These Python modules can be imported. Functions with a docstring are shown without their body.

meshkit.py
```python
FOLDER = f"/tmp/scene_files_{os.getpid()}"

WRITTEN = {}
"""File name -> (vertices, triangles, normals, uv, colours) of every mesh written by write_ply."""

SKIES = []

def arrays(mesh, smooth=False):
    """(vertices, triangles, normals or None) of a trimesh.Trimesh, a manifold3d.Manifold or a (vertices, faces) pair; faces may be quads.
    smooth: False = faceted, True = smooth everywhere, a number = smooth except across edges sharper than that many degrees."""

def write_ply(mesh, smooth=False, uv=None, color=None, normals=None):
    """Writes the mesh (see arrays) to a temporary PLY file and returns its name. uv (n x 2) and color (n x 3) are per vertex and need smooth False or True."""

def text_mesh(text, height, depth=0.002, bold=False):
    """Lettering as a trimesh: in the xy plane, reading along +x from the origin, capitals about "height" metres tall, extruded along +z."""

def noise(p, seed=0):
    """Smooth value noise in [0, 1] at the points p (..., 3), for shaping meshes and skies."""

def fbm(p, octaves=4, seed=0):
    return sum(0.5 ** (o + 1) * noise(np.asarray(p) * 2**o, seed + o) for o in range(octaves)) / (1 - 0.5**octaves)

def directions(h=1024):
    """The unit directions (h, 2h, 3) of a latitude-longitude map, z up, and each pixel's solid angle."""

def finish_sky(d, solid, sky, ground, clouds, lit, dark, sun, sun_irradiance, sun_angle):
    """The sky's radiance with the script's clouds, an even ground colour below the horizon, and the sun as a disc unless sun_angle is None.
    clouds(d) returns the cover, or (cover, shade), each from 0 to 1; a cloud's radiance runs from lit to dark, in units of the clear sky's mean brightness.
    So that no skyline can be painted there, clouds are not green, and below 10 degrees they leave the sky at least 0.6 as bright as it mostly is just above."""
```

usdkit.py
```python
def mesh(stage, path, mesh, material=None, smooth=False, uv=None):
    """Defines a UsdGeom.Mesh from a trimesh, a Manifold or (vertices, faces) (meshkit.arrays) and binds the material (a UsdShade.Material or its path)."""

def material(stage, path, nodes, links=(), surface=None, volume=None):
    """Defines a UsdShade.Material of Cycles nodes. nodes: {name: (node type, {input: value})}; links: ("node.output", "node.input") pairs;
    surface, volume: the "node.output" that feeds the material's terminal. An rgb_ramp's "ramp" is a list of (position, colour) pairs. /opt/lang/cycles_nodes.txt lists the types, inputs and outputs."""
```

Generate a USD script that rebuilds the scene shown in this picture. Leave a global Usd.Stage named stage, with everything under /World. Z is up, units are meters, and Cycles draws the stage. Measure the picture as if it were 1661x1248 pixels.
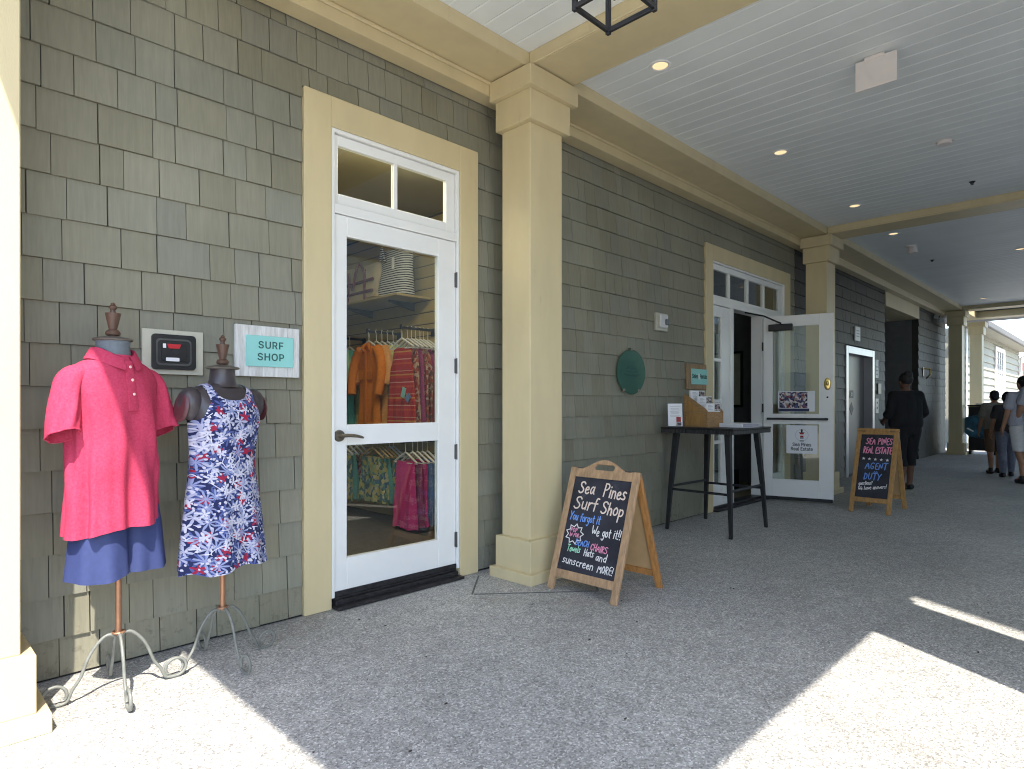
import math, random, sys
import numpy as np, trimesh, manifold3d
import shapely
from shapely.geometry import Polygon, LineString, Point, box as sbox
from shapely.ops import unary_union
from shapely import affinity
import usdkit, meshkit
from pxr import Usd, UsdGeom, UsdLux, UsdShade, Gf, Sdf

random.seed(7)
rng = np.random.default_rng(7)
stage = Usd.Stage.CreateInMemory()
UsdGeom.Xform.Define(stage, '/World')
UsdGeom.Scope.Define(stage, '/World/Looks')

# ---------------------------------------------------------------- camera, sky, sun, exposure
cam = UsdGeom.Camera.Define(stage, '/World/camera')
cam.AddTranslateOp().Set(Gf.Vec3d(0, -3.468, 1.24))
cam.AddRotateXYZOp().Set(Gf.Vec3f(90, 0, -45.3))
cam.CreateHorizontalApertureAttr(36.0)
cam.CreateVerticalApertureAttr(36.0 * 769 / 1024)
cam.CreateFocalLengthAttr(36.0 * 1015 / 1661)
cam.CreateVerticalApertureOffsetAttr(36.0 * 33 / 1661)
cam.CreateClippingRangeAttr(Gf.Vec2f(0.05, 2000))
EXPOSURE = 1.98
cam.CreateExposureAttr(EXPOSURE)

SUN = np.array([-0.55, -1.0, 1.80]); SUN /= np.linalg.norm(SUN)
ELEV = math.asin(SUN[2]); AZ = math.atan2(SUN[0], SUN[1])
dome = UsdLux.DomeLight.Define(stage, '/World/sky')
dome.GetPrim().SetCustomDataByKey('kind', 'structure')
sky = usdkit.material(stage, '/World/Looks/sky_light',
    {'s': ('sky_texture', {'sky_type': 'single_scattering', 'sun_disc': False, 'sun_elevation': ELEV, 'sun_rotation': AZ, 'aerosol_density': 1.0}),
     'b': ('background_shader', {'strength': 0.15})}, [('s.color', 'b.color')], surface='b.background')
UsdShade.MaterialBindingAPI.Apply(dome.GetPrim()).Bind(sky)
sun = UsdLux.DistantLight.Define(stage, '/World/sun')
sun.CreateNormalizeAttr(True); sun.CreateIntensityAttr(0.66); sun.CreateAngleAttr(0.53)
sun.CreateColorAttr(Gf.Vec3f(1.0, 0.94, 0.85))
sun.AddRotateXYZOp().Set(Gf.Vec3f(90 - math.degrees(ELEV), 0, -math.degrees(math.atan2(-SUN[0], -SUN[1]))))

# ---------------------------------------------------------------- naming and tagging
used = {}
def numbered(path):
    n = used.get(path, 0); used[path] = n + 1
    return path if n == 0 else f'{path}_{n:03d}'
def setdata(prim, label=None, cat=None, group=None, kind=None):
    for k, v in (('label', label), ('category', cat), ('group', group), ('kind', kind)):
        if v: prim.SetCustomDataByKey(k, v)
class Thing:
    def __init__(s, name, label=None, cat=None, base=(0, 0, 0), rot=0.0, local=False, group=None, kind=None):
        s.path = numbered('/World/' + name); s.base = np.array(base, float); s.local = local; s.off = np.zeros(3)
        x = UsdGeom.Xform.Define(stage, s.path); x.AddTranslateOp().Set(Gf.Vec3d(*map(float, base)))
        if rot: x.AddRotateZOp().Set(float(rot))
        s.prim = x.GetPrim(); setdata(s.prim, label, cat, group, kind or ('thing' if name.split('_')[-1] in ('wall','door','column','beam','pier','room','building','alcove','elevator') else None))
    def part(s, name, mesh, m, smooth=False, parent=None, label=None, kind=None, uv=None):
        path = numbered((parent or s.path) + '/' + name)
        v, f, n = arr(mesh)
        if not s.local: v = v - s.base
        else: v = v + s.off
        p = usdkit.mesh(stage, path, (v, f), M[m], smooth=smooth, uv=uv)
        if label or kind: setdata(p.GetPrim(), label=label, kind=kind)
        return path
def arr(mesh):
    v, f, n = meshkit.arrays(mesh); return np.asarray(v, float), f, n
def solo(name, mesh, m, label=None, cat=None, group=None, kind=None, smooth=False):
    path = numbered('/World/' + name)
    p = usdkit.mesh(stage, path, arr(mesh)[:2], M[m], smooth=smooth)
    setdata(p.GetPrim(), label, cat, group, kind); return path
def dup(t, base, label, rot=None, group=None):
    path = numbered(t.path.rsplit('_0', 1)[0] if False else t.path)
    x = UsdGeom.Xform.Define(stage, path); x.GetPrim().GetReferences().AddInternalReference(t.path)
    x.GetPrim().SetInstanceable(True)
    x.GetPrim().GetAttribute('xformOp:translate').Set(Gf.Vec3d(*map(float, base)))
    if rot is not None: x.GetPrim().GetAttribute('xformOp:rotateZ').Set(float(rot))
    setdata(x.GetPrim(), label, t.prim.GetCustomDataByKey('category'), group or t.prim.GetCustomDataByKey('group')); return path

# ---------------------------------------------------------------- shapes
_cb = {}
def box(x0, x1, y0, y1, z0, z1, b=0.0):
    lo = np.array([min(x0, x1), min(y0, y1), min(z0, z1)], float); hi = np.array([max(x0, x1), max(y0, y1), max(z0, z1)], float)
    if b <= 0:
        m = trimesh.creation.box(extents=hi - lo); m.apply_translation((lo + hi) / 2); return m
    b = min(b, 0.45 * (hi - lo).min())
    key = 'c'
    sg = np.array([[sx, sy, sz] for sx in (-1, 1) for sy in (-1, 1) for sz in (-1, 1)], float)
    if key not in _cb:
        v = np.vstack([sg * (1 - 0.2 * (1 - np.eye(3)[a])) for a in range(3)])
        h = trimesh.convex.convex_hull(v)
        idx = [int(np.argmin(((v - q) ** 2).sum(1))) for q in h.vertices]
        _cb[key] = np.array([[idx[i] for i in f] for f in h.faces])
    c = (lo + hi) / 2; e = (hi - lo) / 2
    v = np.vstack([c + sg * (e - b * (1 - np.eye(3)[a])) for a in range(3)])
    return trimesh.Trimesh(v, _cb[key], process=False)
def cat(*ms):
    ms = [trimesh.Trimesh(*arr(m)[:2], process=False) for m in ms]
    return trimesh.util.concatenate(ms)
def xf(mesh, T):
    m = trimesh.Trimesh(*arr(mesh)[:2], process=False); m.apply_transform(T); return m
def rz(deg, at=(0, 0, 0)):
    T = trimesh.transformations.rotation_matrix(math.radians(deg), (0, 0, 1)); T[:3, 3] = at; return T
def rot(deg, axis, at=(0, 0, 0)):
    T = trimesh.transformations.rotation_matrix(math.radians(deg), axis); T[:3, 3] = at; return T
def tr(*d):
    return trimesh.transformations.translation_matrix(d)
def tube(pts, r, sides=8, cap=True):
    p = np.asarray(pts, float); n = len(p)
    r = np.broadcast_to(np.asarray(r, float), (n,))
    t = np.gradient(p, axis=0); t /= np.linalg.norm(t, axis=1, keepdims=True) + 1e-12
    a = np.cross(t[0], [0, 0, 1.0]);
    if np.linalg.norm(a) < 1e-3: a = np.cross(t[0], [1.0, 0, 0])
    a /= np.linalg.norm(a); A = []
    for i in range(n):
        a = a - t[i] * (a @ t[i]); a /= np.linalg.norm(a) + 1e-12; A.append(a)
    A = np.array(A); B = np.cross(t, A); an = np.arange(sides) * 2 * np.pi / sides
    v = p[:, None] + r[:, None, None] * (np.cos(an)[None, :, None] * A[:, None] + np.sin(an)[None, :, None] * B[:, None])
    return grid(v, wrap=True, cap=cap)
def grid(v, wrap=True, cap=False):
    n, k = v.shape[:2]; V = v.reshape(-1, 3); F = []
    i, j = np.meshgrid(np.arange(n - 1), np.arange(k if wrap else k - 1), indexing='ij'); j2 = (j + 1) % k
    q = np.stack([i * k + j, i * k + j2, (i + 1) * k + j2, (i + 1) * k + j], -1).reshape(-1, 4)
    F = np.vstack([q[:, [0, 1, 2]], q[:, [0, 2, 3]]])
    if cap:
        V = np.vstack([V, v[0].mean(0), v[-1].mean(0)]); c0 = n * k; jj = np.arange(k)
        F = np.vstack([F, np.stack([np.full(k, c0), (jj + 1) % k, jj], 1), np.stack([np.full(k, c0 + 1), (n - 1) * k + jj, (n - 1) * k + (jj + 1) % k], 1)])
    return trimesh.Trimesh(V, F, process=False)
def lathe(prof, at=(0, 0, 0), n=24):
    p = np.array(prof, float); a = np.arange(n) * 2 * np.pi / n
    v = np.stack([p[:, None, 0] * np.cos(a), p[:, None, 0] * np.sin(a), np.broadcast_to(p[:, None, 1], (len(p), n))], -1) + np.array(at)
    return grid(v, cap=True)
def sphere(c, r, sub=2, sc=(1, 1, 1)):
    m = trimesh.creation.icosphere(subdivisions=sub, radius=1); m.vertices = m.vertices * np.array(sc) * r + np.array(c); return m
def extr(poly, d):
    gs = getattr(poly, 'geoms', [poly])
    return trimesh.util.concatenate([trimesh.creation.extrude_polygon(g, d, engine='earcut') for g in gs if g.area > 1e-9])
def frame_to(mesh, o, u, v):                         # a mesh in the xy plane -> plane with origin o, axes u, v and normal u x v
    u = np.array(u, float); v = np.array(v, float); w = np.cross(u, v)
    T = np.eye(4); T[:3, 0] = u; T[:3, 1] = v; T[:3, 2] = w; T[:3, 3] = o; return xf(mesh, T)
def smooth_pts(p, n=40):
    from scipy.interpolate import CubicSpline
    p = np.asarray(p, float); d = np.r_[0, np.cumsum(np.linalg.norm(np.diff(p, axis=0), axis=1))]
    return CubicSpline(d, p)(np.linspace(0, d[-1], n))

# ---------------------------------------------------------------- materials
M = {}
def mat(name, nodes, links, surface, **k):
    M[name] = usdkit.material(stage, '/World/Looks/' + name, nodes, links, surface=surface, **k)
def plain(name, c, rough=0.5, var=0.12, scale=9.0, bump=0.0, bscale=120.0, metal=0.0, stretch=(1, 1, 1), spec=0.5, coat=0.0, c2=None, detail=4, sheen=0.0, trans=0.0, rnd=0.0, scuff=None):
    c = np.array(c, float); a = c * (1 - var); b = np.array(c2, float) if c2 is not None else np.minimum(c * (1 + var), 0.95)
    nd = {'g': ('geometry', {}), 'm': ('mapping', {'mapping_type': 'point', 'scale': stretch}),
          'n': ('noise_texture', {'scale': scale, 'detail': detail, 'roughness': 0.6}), 'r': ('rgb_ramp', {'ramp': [(0.3, a), (0.7, b)]}),
          'p': ('principled_bsdf', {'roughness': rough, 'metallic': metal, 'specular_ior_level': spec, 'coat_weight': coat, 'sheen_weight': sheen, 'transmission_weight': trans})}
    lk = [('g.position', 'm.vector'), ('m.vector', 'n.vector'), ('n.fac', 'r.fac')]
    col = 'r.color'
    if rnd:
        nd.update(oi=('object_info', {}), rm=('map_range', {'from_min': 0, 'from_max': 1, 'to_min': 1 - rnd, 'to_max': 1 + rnd}), mx=('vector_math', {'math_type': 'scale'}))
        lk += [('oi.random', 'rm.value'), (col, 'mx.vector1'), ('rm.result', 'mx.scale')]; col = 'mx.vector'
    if scuff:
        nd.update(sn=('noise_texture', {'scale': scuff[0], 'detail': 6, 'roughness': .75}), sr=('map_range', {'from_min': scuff[1], 'from_max': scuff[1] + .08, 'to_min': 0, 'to_max': scuff[2], 'clamp': True}), sx=('mix', {'color2': scuff[3]}))
        lk += [('m.vector', 'sn.vector'), ('sn.fac', 'sr.value'), ('sr.result', 'sx.fac'), (col, 'sx.color1')]; col = 'sx.color'
    lk.append((col, 'p.base_color'))
    if bump:
        nd.update(bn=('noise_texture', {'scale': bscale, 'detail': 3}), b=('bump', {'strength': bump, 'distance': 0.01}))
        lk += [('m.vector', 'bn.vector'), ('bn.fac', 'b.height'), ('b.normal', 'p.normal')]
    mat(name, nd, lk, 'p.BSDF')
plain('trim_paint', (.60, .50, .295), .45, .06, 1.6, .10, 90, stretch=(3, 3, .7), detail=7, scuff=(4.5, .64, .30, (.30, .25, .17)))
plain('white_paint', (.80, .795, .77), .35, .03, 3, .03, 60)
plain('ceiling_paint', (.76, .785, .765), .5, .04, 2, rnd=.02)
plain('ceiling_backing', (.66, .70, .70), .6, .03)
plain('wall_backing', (.05, .05, .04), .9, .2)
plain('dark_metal', (.02, .02, .022), .4, .2, metal=.3)
plain('black_paint', (.012, .012, .013), .5, .3)
plain('black_plastic', (.014, .014, .016), .28, .2)
plain('threshold_metal', (.03, .028, .03), .45, .5, 30, .2, 90, metal=.4)
plain('hinge_metal', (.10, .10, .10), .4, .2, metal=.7)
plain('brass', (.75, .56, .2), .25, .1, metal=1.0)
plain('steel', (.12, .12, .115), .4, .06, 4, metal=.45, stretch=(20, 20, 1))
plain('steel_frame', (.46, .46, .49), .3, .04, metal=.6)
plain('handle_metal', (.22, .19, .15), .35, .15, metal=.9)
plain('copper', (.42, .22, .13), .4, .15, 20, metal=.6)
plain('scroll_iron', (.17, .175, .155), .5, .18, 25, .15, 90)
plain('finial_wood', (.085, .045, .03), .4, .25, 30, stretch=(3, 3, .6))
plain('form_fabric', (.13, .15, .17), .8, .1, 80, .2, 300)
plain('form_dark', (.045, .037, .040), .33, .15, 8)
plain('form_red', (.09, .028, .032), .4, .15, 10)
plain('cap_wood', (.10, .085, .07), .5, .2, 20)
plain('shirt_red', (.46, .040, .090), .9, .08, 110, .10, 500, c2=(.51, .060, .12), spec=.12)
plain('shorts_blue', (.028, .042, .135), .75, .08, 60, .1, 300)
plain('button', (.75, .5, .45), .3)
plain('aed_plate', (.50, .48, .40), .4, .05, metal=.2)
plain('aed_red', (.5, .02, .03), .3)
plain('teal_sign', (.27, .60, .56), .5, .04, 5)
plain('ink', (.02, .03, .03), .6)
plain('ink_green', (.03, .10, .09), .6)
plain('ink_navy', (.02, .025, .08), .6)
plain('ink_red', (.35, .02, .03), .6)
plain('ink_grey', (.33, .33, .38), .6)
plain('paper', (.78, .78, .80), .5, .02)
plain('whitewash', (.62, .60, .57), .7, .25, 7, .2, 60, stretch=(8, 8, 1), c2=(.74, .73, .71))
plain('raw_wood', (.30, .20, .11), .65, .3, 6, .2, 60, stretch=(10, 10, 1))
plain('easel_wood', (.40, .25, .135), .55, .28, 6, .15, 60, stretch=(7, 7, .8))
plain('easel_wood_dark', (.34, .15, .042), .5, .3, 6, .15, 60, stretch=(7, 7, .8))
plain('easel_back', (.36, .22, .10), .6, .15, 6)
plain('pine', (.40, .215, .07), .5, .25, 8, .1, 60, stretch=(6, 6, 1))
plain('holder_wood', (.34, .20, .085), .5, .25, 10, .1, 80, stretch=(2, 2, 8))
plain('chalk_white', (.75, .72, .70), .9, .2, 200)
plain('chalk_cream', (.74, .60, .50), .9, .2, 200)
plain('chalk_blue', (.16, .32, .72), .9, .2, 200)
plain('chalk_pink', (.75, .28, .42), .9, .25, 200)
plain('chalk_green', (.35, .70, .48), .9, .2, 200)
plain('chalkboard', (.014, .015, .028), .6, .5, 5, c2=(.034, .035, .050), detail=6, scuff=(7, .60, .35, (.11, .11, .12)))
plain('rattan', (.014, .014, .014), .45, .3, 100)
plain('slatwall', (.40, .31, .13), .5, .06, 5, rnd=.04)
plain('shop_paint', (.33, .29, .17), .7, .05)
plain('shop_floor', (.09, .08, .06), .7, .2, 10)
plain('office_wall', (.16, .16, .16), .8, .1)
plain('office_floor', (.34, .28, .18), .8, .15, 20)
plain('hanger_white', (.72, .72, .70), .35)
plain('hanger_wood', (.5, .33, .14), .5)
plain('cloth_orange', (.62, .19, .015), .8, .12, 40, .1, 200)
plain('cloth_peach', (.62, .30, .10), .8, .12, 40)
plain('cloth_green', (.30, .50, .32), .8, .12, 40)
plain('cloth_teal', (.10, .34, .30), .8, .12, 40)
plain('cloth_lime', (.50, .52, .20), .8, .12, 40)
plain('cloth_pink', (.68, .025, .24), .75, .12, 40)
plain('cloth_plum', (.30, .04, .14), .75, .3, 60)
plain('cloth_blue', (.14, .25, .50), .75, .25, 40)
plain('canvas', (.55, .47, .33), .8, .08, 60)
plain('maroon', (.13, .012, .03), .7)
plain('straw', (.55, .42, .24), .8, .15, 120)
plain('water_bottle', (.03, .06, .10), .15, .2)
plain('skin_dark', (.14, .065, .04), .5, .1)
plain('skin_tan', (.42, .22, .13), .5, .1)
plain('hair_black', (.012, .010, .010), .6, .3, 60)
plain('hair_grey', (.30, .27, .24), .7, .2, 60)
plain('cloth_black', (.005, .005, .007), .85, .3, 30)
plain('cloth_olive', (.24, .22, .18), .8, .15, 30)
plain('cloth_brown', (.16, .09, .05), .8, .15, 30)
plain('cloth_charcoal', (.05, .047, .05), .8, .15, 30)
plain('cloth_slate', (.20, .22, .29), .8, .15, 30)
plain('cloth_heather', (.46, .46, .52), .8, .1, 60)
plain('cloth_white', (.72, .70, .68), .8, .06, 30)
plain('shoe_black', (.018, .018, .018), .5)
plain('sole_white', (.6, .6, .58), .6)
plain('kiosk_black', (.010, .009, .009), .6)
plain('far_siding', (.36, .345, .27), .6, .05, 3)
plain('far_roof', (.20, .19, .165), .7, .08, 5)
plain('far_glass', (.12, .14, .16), .12)
plain('brick', (.38, .20, .15), .8, .2, 20)
plain('joint_dark', (.12, .12, .115), .9, .2)
plain('litter', (.05, .04, .03), .9, .4)
plain('camera_white', (.6, .6, .6), .4)
plain('sign_white', (.72, .66, .62), .45, .03)
plain('opposite_wall', (.52, .47, .36), .8, .15)
plain('roof_skin', (.2, .2, .2), .8)
plain('photo_frame', (.42, .40, .30), .5)
# emitters
def emit(name, c, s):
    mat(name, {'e': ('emission', {'color': c, 'strength': s})}, [], 'e.emission')
emit('lamp_glow', (1.0, .74, .42), .30)
emit('shop_lamp', (1.0, .86, .62), 4.5)
# glass panes
mat('pane_glass', {'t': ('transparent_bsdf', {'color': (.93, .96, .93)}), 'g': ('glossy_bsdf', {'color': (1, 1, 1), 'roughness': 0.0}), 'lw': ('layer_weight', {'blend': .5}), 'pw': ('math', {'math_type': 'power', 'value2': 4.5}), 'f': ('math', {'math_type': 'multiply_add', 'value2': .9, 'value3': .055}), 'x': ('mix_closure', {})},
    [('lw.facing', 'pw.value1'), ('pw.value', 'f.value1'), ('f.value', 'x.fac'), ('t.BSDF', 'x.closure1'), ('g.BSDF', 'x.closure2')], 'x.closure')
mat('plate_glass', {'t': ('transparent_bsdf', {'color': (.40, .58, .48)}), 'g': ('glossy_bsdf', {'color': (.8, 1, .92), 'roughness': 0.05}), 'd': ('diffuse_bsdf', {'color': (.09, .20, .15)}), 'lw': ('layer_weight', {'blend': .5}), 'pw': ('math', {'math_type': 'power', 'value2': 4.5}), 'f': ('math', {'math_type': 'multiply_add', 'value2': .9, 'value3': .04}),
    'y': ('mix_closure', {'fac': .28}), 'x': ('mix_closure', {})},
    [('lw.facing', 'pw.value1'), ('pw.value', 'f.value1'), ('f.value', 'x.fac'), ('t.BSDF', 'y.closure1'), ('d.BSDF', 'y.closure2'), ('y.closure', 'x.closure1'), ('g.BSDF', 'x.closure2')], 'x.closure')
# cedar shingles, painted grey-green: tone differs from piece to piece
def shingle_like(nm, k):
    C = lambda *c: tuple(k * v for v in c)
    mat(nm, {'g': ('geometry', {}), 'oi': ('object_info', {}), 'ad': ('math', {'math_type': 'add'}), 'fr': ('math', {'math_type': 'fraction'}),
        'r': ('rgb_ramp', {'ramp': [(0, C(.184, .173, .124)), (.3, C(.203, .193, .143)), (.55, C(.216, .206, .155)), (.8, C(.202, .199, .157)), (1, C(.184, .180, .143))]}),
        'm': ('mapping', {'scale': (70, 70, 2.2)}), 'n': ('noise_texture', {'scale': 1, 'detail': 4, 'roughness': .6}), 'nr': ('map_range', {'from_min': .3, 'from_max': .7, 'to_min': .90, 'to_max': 1.08}),
        'n2': ('noise_texture', {'scale': 1.1, 'detail': 5}), 'n2r': ('map_range', {'from_min': .35, 'from_max': .65, 'to_min': .88, 'to_max': 1.10}),
        'a': ('vector_math', {'math_type': 'scale'}), 'b': ('vector_math', {'math_type': 'scale'}),
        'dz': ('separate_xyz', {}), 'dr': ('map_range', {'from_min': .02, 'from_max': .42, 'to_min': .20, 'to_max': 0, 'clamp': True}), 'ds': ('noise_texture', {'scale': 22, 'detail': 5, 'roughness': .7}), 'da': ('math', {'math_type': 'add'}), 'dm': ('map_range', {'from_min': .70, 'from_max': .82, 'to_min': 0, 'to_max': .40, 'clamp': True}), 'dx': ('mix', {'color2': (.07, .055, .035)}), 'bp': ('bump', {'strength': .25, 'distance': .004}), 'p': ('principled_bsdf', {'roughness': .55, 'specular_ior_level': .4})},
        [('oi.random', 'ad.value1'), ('g.random_per_island', 'ad.value2'), ('ad.value', 'fr.value1'), ('fr.value', 'r.fac'), ('g.position', 'm.vector'), ('m.vector', 'n.vector'), ('n.fac', 'nr.value'),
         ('g.position', 'n2.vector'), ('n2.fac', 'n2r.value'), ('r.color', 'a.vector1'), ('nr.result', 'a.scale'), ('a.vector', 'b.vector1'), ('n2r.result', 'b.scale'), ('g.position', 'dz.vector'), ('dz.z', 'dr.value'), ('g.position', 'ds.vector'), ('ds.fac', 'da.value1'), ('dr.result', 'da.value2'), ('da.value', 'dm.value'), ('dm.result', 'dx.fac'), ('b.vector', 'dx.color1'), ('dx.color', 'p.base_color'),
         ('n.fac', 'bp.height'), ('bp.normal', 'p.normal')], 'p.BSDF')
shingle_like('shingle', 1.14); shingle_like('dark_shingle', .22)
# exposed-aggregate concrete with shell bits
mat('concrete', {'g': ('geometry', {}),
    'v1': ('voronoi_texture', {'scale': 140, 'feature': 'f1', 'dimensions': '3D'}), 's1': ('separate_color', {}),
    'r1': ('rgb_ramp', {'ramp': [(0, (.20, .193, .178)), (.3, (.33, .32, .297)), (.7, (.42, .407, .38)), (.9, (.50, .487, .457)), (1, (.72, .705, .66))]}),
    'wn': ('noise_texture', {'scale': 70, 'detail': 2}), 'wv': ('vector_math', {'math_type': 'multiply_add', 'vector2': (.02, .02, .02)}),
    'v2': ('voronoi_texture', {'scale': 78, 'feature': 'f1'}), 's2': ('separate_color', {}), 'gt': ('math', {'math_type': 'greater_than', 'value2': .74}), 'lt': ('math', {'math_type': 'less_than', 'value2': .30}), 'mu': ('math', {'math_type': 'multiply'}),
    'mx': ('mix', {'color2': (.66, .645, .605)}),
    'nL': ('noise_texture', {'scale': .55, 'detail': 5, 'roughness': .6}), 'rL': ('map_range', {'from_min': .3, 'from_max': .7, 'to_min': .80, 'to_max': 1.12}), 'sc': ('vector_math', {'math_type': 'scale'}),
    'st': ('noise_texture', {'scale': .9, 'detail': 6, 'roughness': .72, 'distortion': .6}), 'sr': ('map_range', {'from_min': .56, 'from_max': .74, 'to_min': 0, 'to_max': .42, 'clamp': True}), 'sx': ('mix', {'color2': (.23, .205, .165)}), 'nM': ('noise_texture', {'scale': 9, 'detail': 4, 'roughness': .7}), 'rM': ('map_range', {'from_min': .3, 'from_max': .7, 'to_min': .86, 'to_max': 1.10}), 'sd': ('vector_math', {'math_type': 'scale'}),
    'bp': ('bump', {'strength': .5, 'distance': .006}), 'p': ('principled_bsdf', {'roughness': .75, 'specular_ior_level': .35})},
    [('g.position', 'wn.vector'), ('wn.color', 'wv.vector1'), ('g.position', 'wv.vector3'), ('wv.vector', 'v1.vector'), ('v1.color', 's1.color'), ('s1.r', 'r1.fac'), ('wv.vector', 'v2.vector'), ('v2.color', 's2.color'),
     ('s2.g', 'gt.value1'), ('v2.distance', 'lt.value1'), ('gt.value', 'mu.value1'), ('lt.value', 'mu.value2'), ('mu.value', 'mx.fac'), ('r1.color', 'mx.color1'),
     ('g.position', 'nL.vector'), ('nL.fac', 'rL.value'), ('mx.color', 'sc.vector1'), ('rL.result', 'sc.scale'), ('g.position', 'nM.vector'), ('nM.fac', 'rM.value'), ('g.position', 'st.vector'), ('st.fac', 'sr.value'), ('sr.result', 'sx.fac'), ('sc.vector', 'sx.color1'), ('sx.color', 'sd.vector1'), ('rM.result', 'sd.scale'),
     ('sd.vector', 'p.base_color'), ('v1.distance', 'bp.height'), ('bp.normal', 'p.normal')], 'p.BSDF')
# stripes for cloth
def stripes(name, axis, freq, stops, rough=.8):
    mat(name, {'g': ('geometry', {}), 's': ('separate_xyz', {}), 'n': ('noise_texture', {'scale': 12}), 'nm': ('math', {'math_type': 'multiply', 'value2': .006}), 'ad': ('math', {'math_type': 'add'}), 'mu': ('math', {'math_type': 'multiply', 'value2': freq}), 'fr': ('math', {'math_type': 'fraction'}),
        'r': ('rgb_ramp', {'ramp': stops, 'interpolate': False}), 'p': ('principled_bsdf', {'roughness': rough})},
        [('g.position', 's.vector'), ('g.position', 'n.vector'), ('n.fac', 'nm.value1'), (f's.{axis}', 'ad.value1'), ('nm.value', 'ad.value2'), ('ad.value', 'mu.value1'), ('mu.value', 'fr.value1'), ('fr.value', 'r.fac'), ('r.color', 'p.base_color')], 'p.BSDF')
W_, N_ = (.62, .62, .60), (.02, .025, .05)
stripes('stripe_navy', 'z', 42, [(0, N_), (.5, W_)])
stripes('stripe_red', 'z', 4.4, [(0, (.42, .012, .015)), (.22, (.55, .07, .02)), (.30, (.42, .012, .015)), (.42, (.62, .30, .22)), (.47, (.36, .01, .015)), (.62, (.50, .03, .02)), (.74, (.55, .26, .05)), (.80, (.40, .012, .015)), (.92, (.6, .3, .2)), (.95, (.40, .012, .015))])
def blotch(name, cols, scale=26):
    mat(name, {'g': ('geometry', {}), 'wn': ('noise_texture', {'scale': scale * .5}), 'wv': ('vector_math', {'math_type': 'multiply_add', 'vector2': (.06, .06, .06)}), 'v': ('voronoi_texture', {'scale': scale}), 's': ('separate_color', {}),
        'r': ('rgb_ramp', {'ramp': [(i / len(cols), c) for i, c in enumerate(cols)], 'interpolate': False}), 'p': ('principled_bsdf', {'roughness': .8})},
        [('g.position', 'wn.vector'), ('wn.color', 'wv.vector1'), ('g.position', 'wv.vector3'), ('wv.vector', 'v.vector'), ('v.color', 's.color'), ('s.r', 'r.fac'), ('r.color', 'p.base_color')], 'p.BSDF')
blotch('floral_green', [(.10, .26, .22), (.45, .40, .10), (.06, .16, .24), (.32, .42, .22), (.55, .50, .26), (.05, .12, .10)])
blotch('floral_rust', [(.30, .03, .02), (.45, .24, .16), (.36, .08, .04), (.12, .05, .05), (.52, .36, .26)], 34)
blotch('photo_print', [(.55, .52, .50), (.06, .06, .12), (.35, .25, .22), (.10, .10, .22), (.62, .60, .60), (.25, .06, .08), (.03, .03, .04)], 42)
blotch('slick_print', [(.30, .24, .20), (.05, .05, .07), (.55, .50, .46), (.12, .10, .12)], 60)
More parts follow.
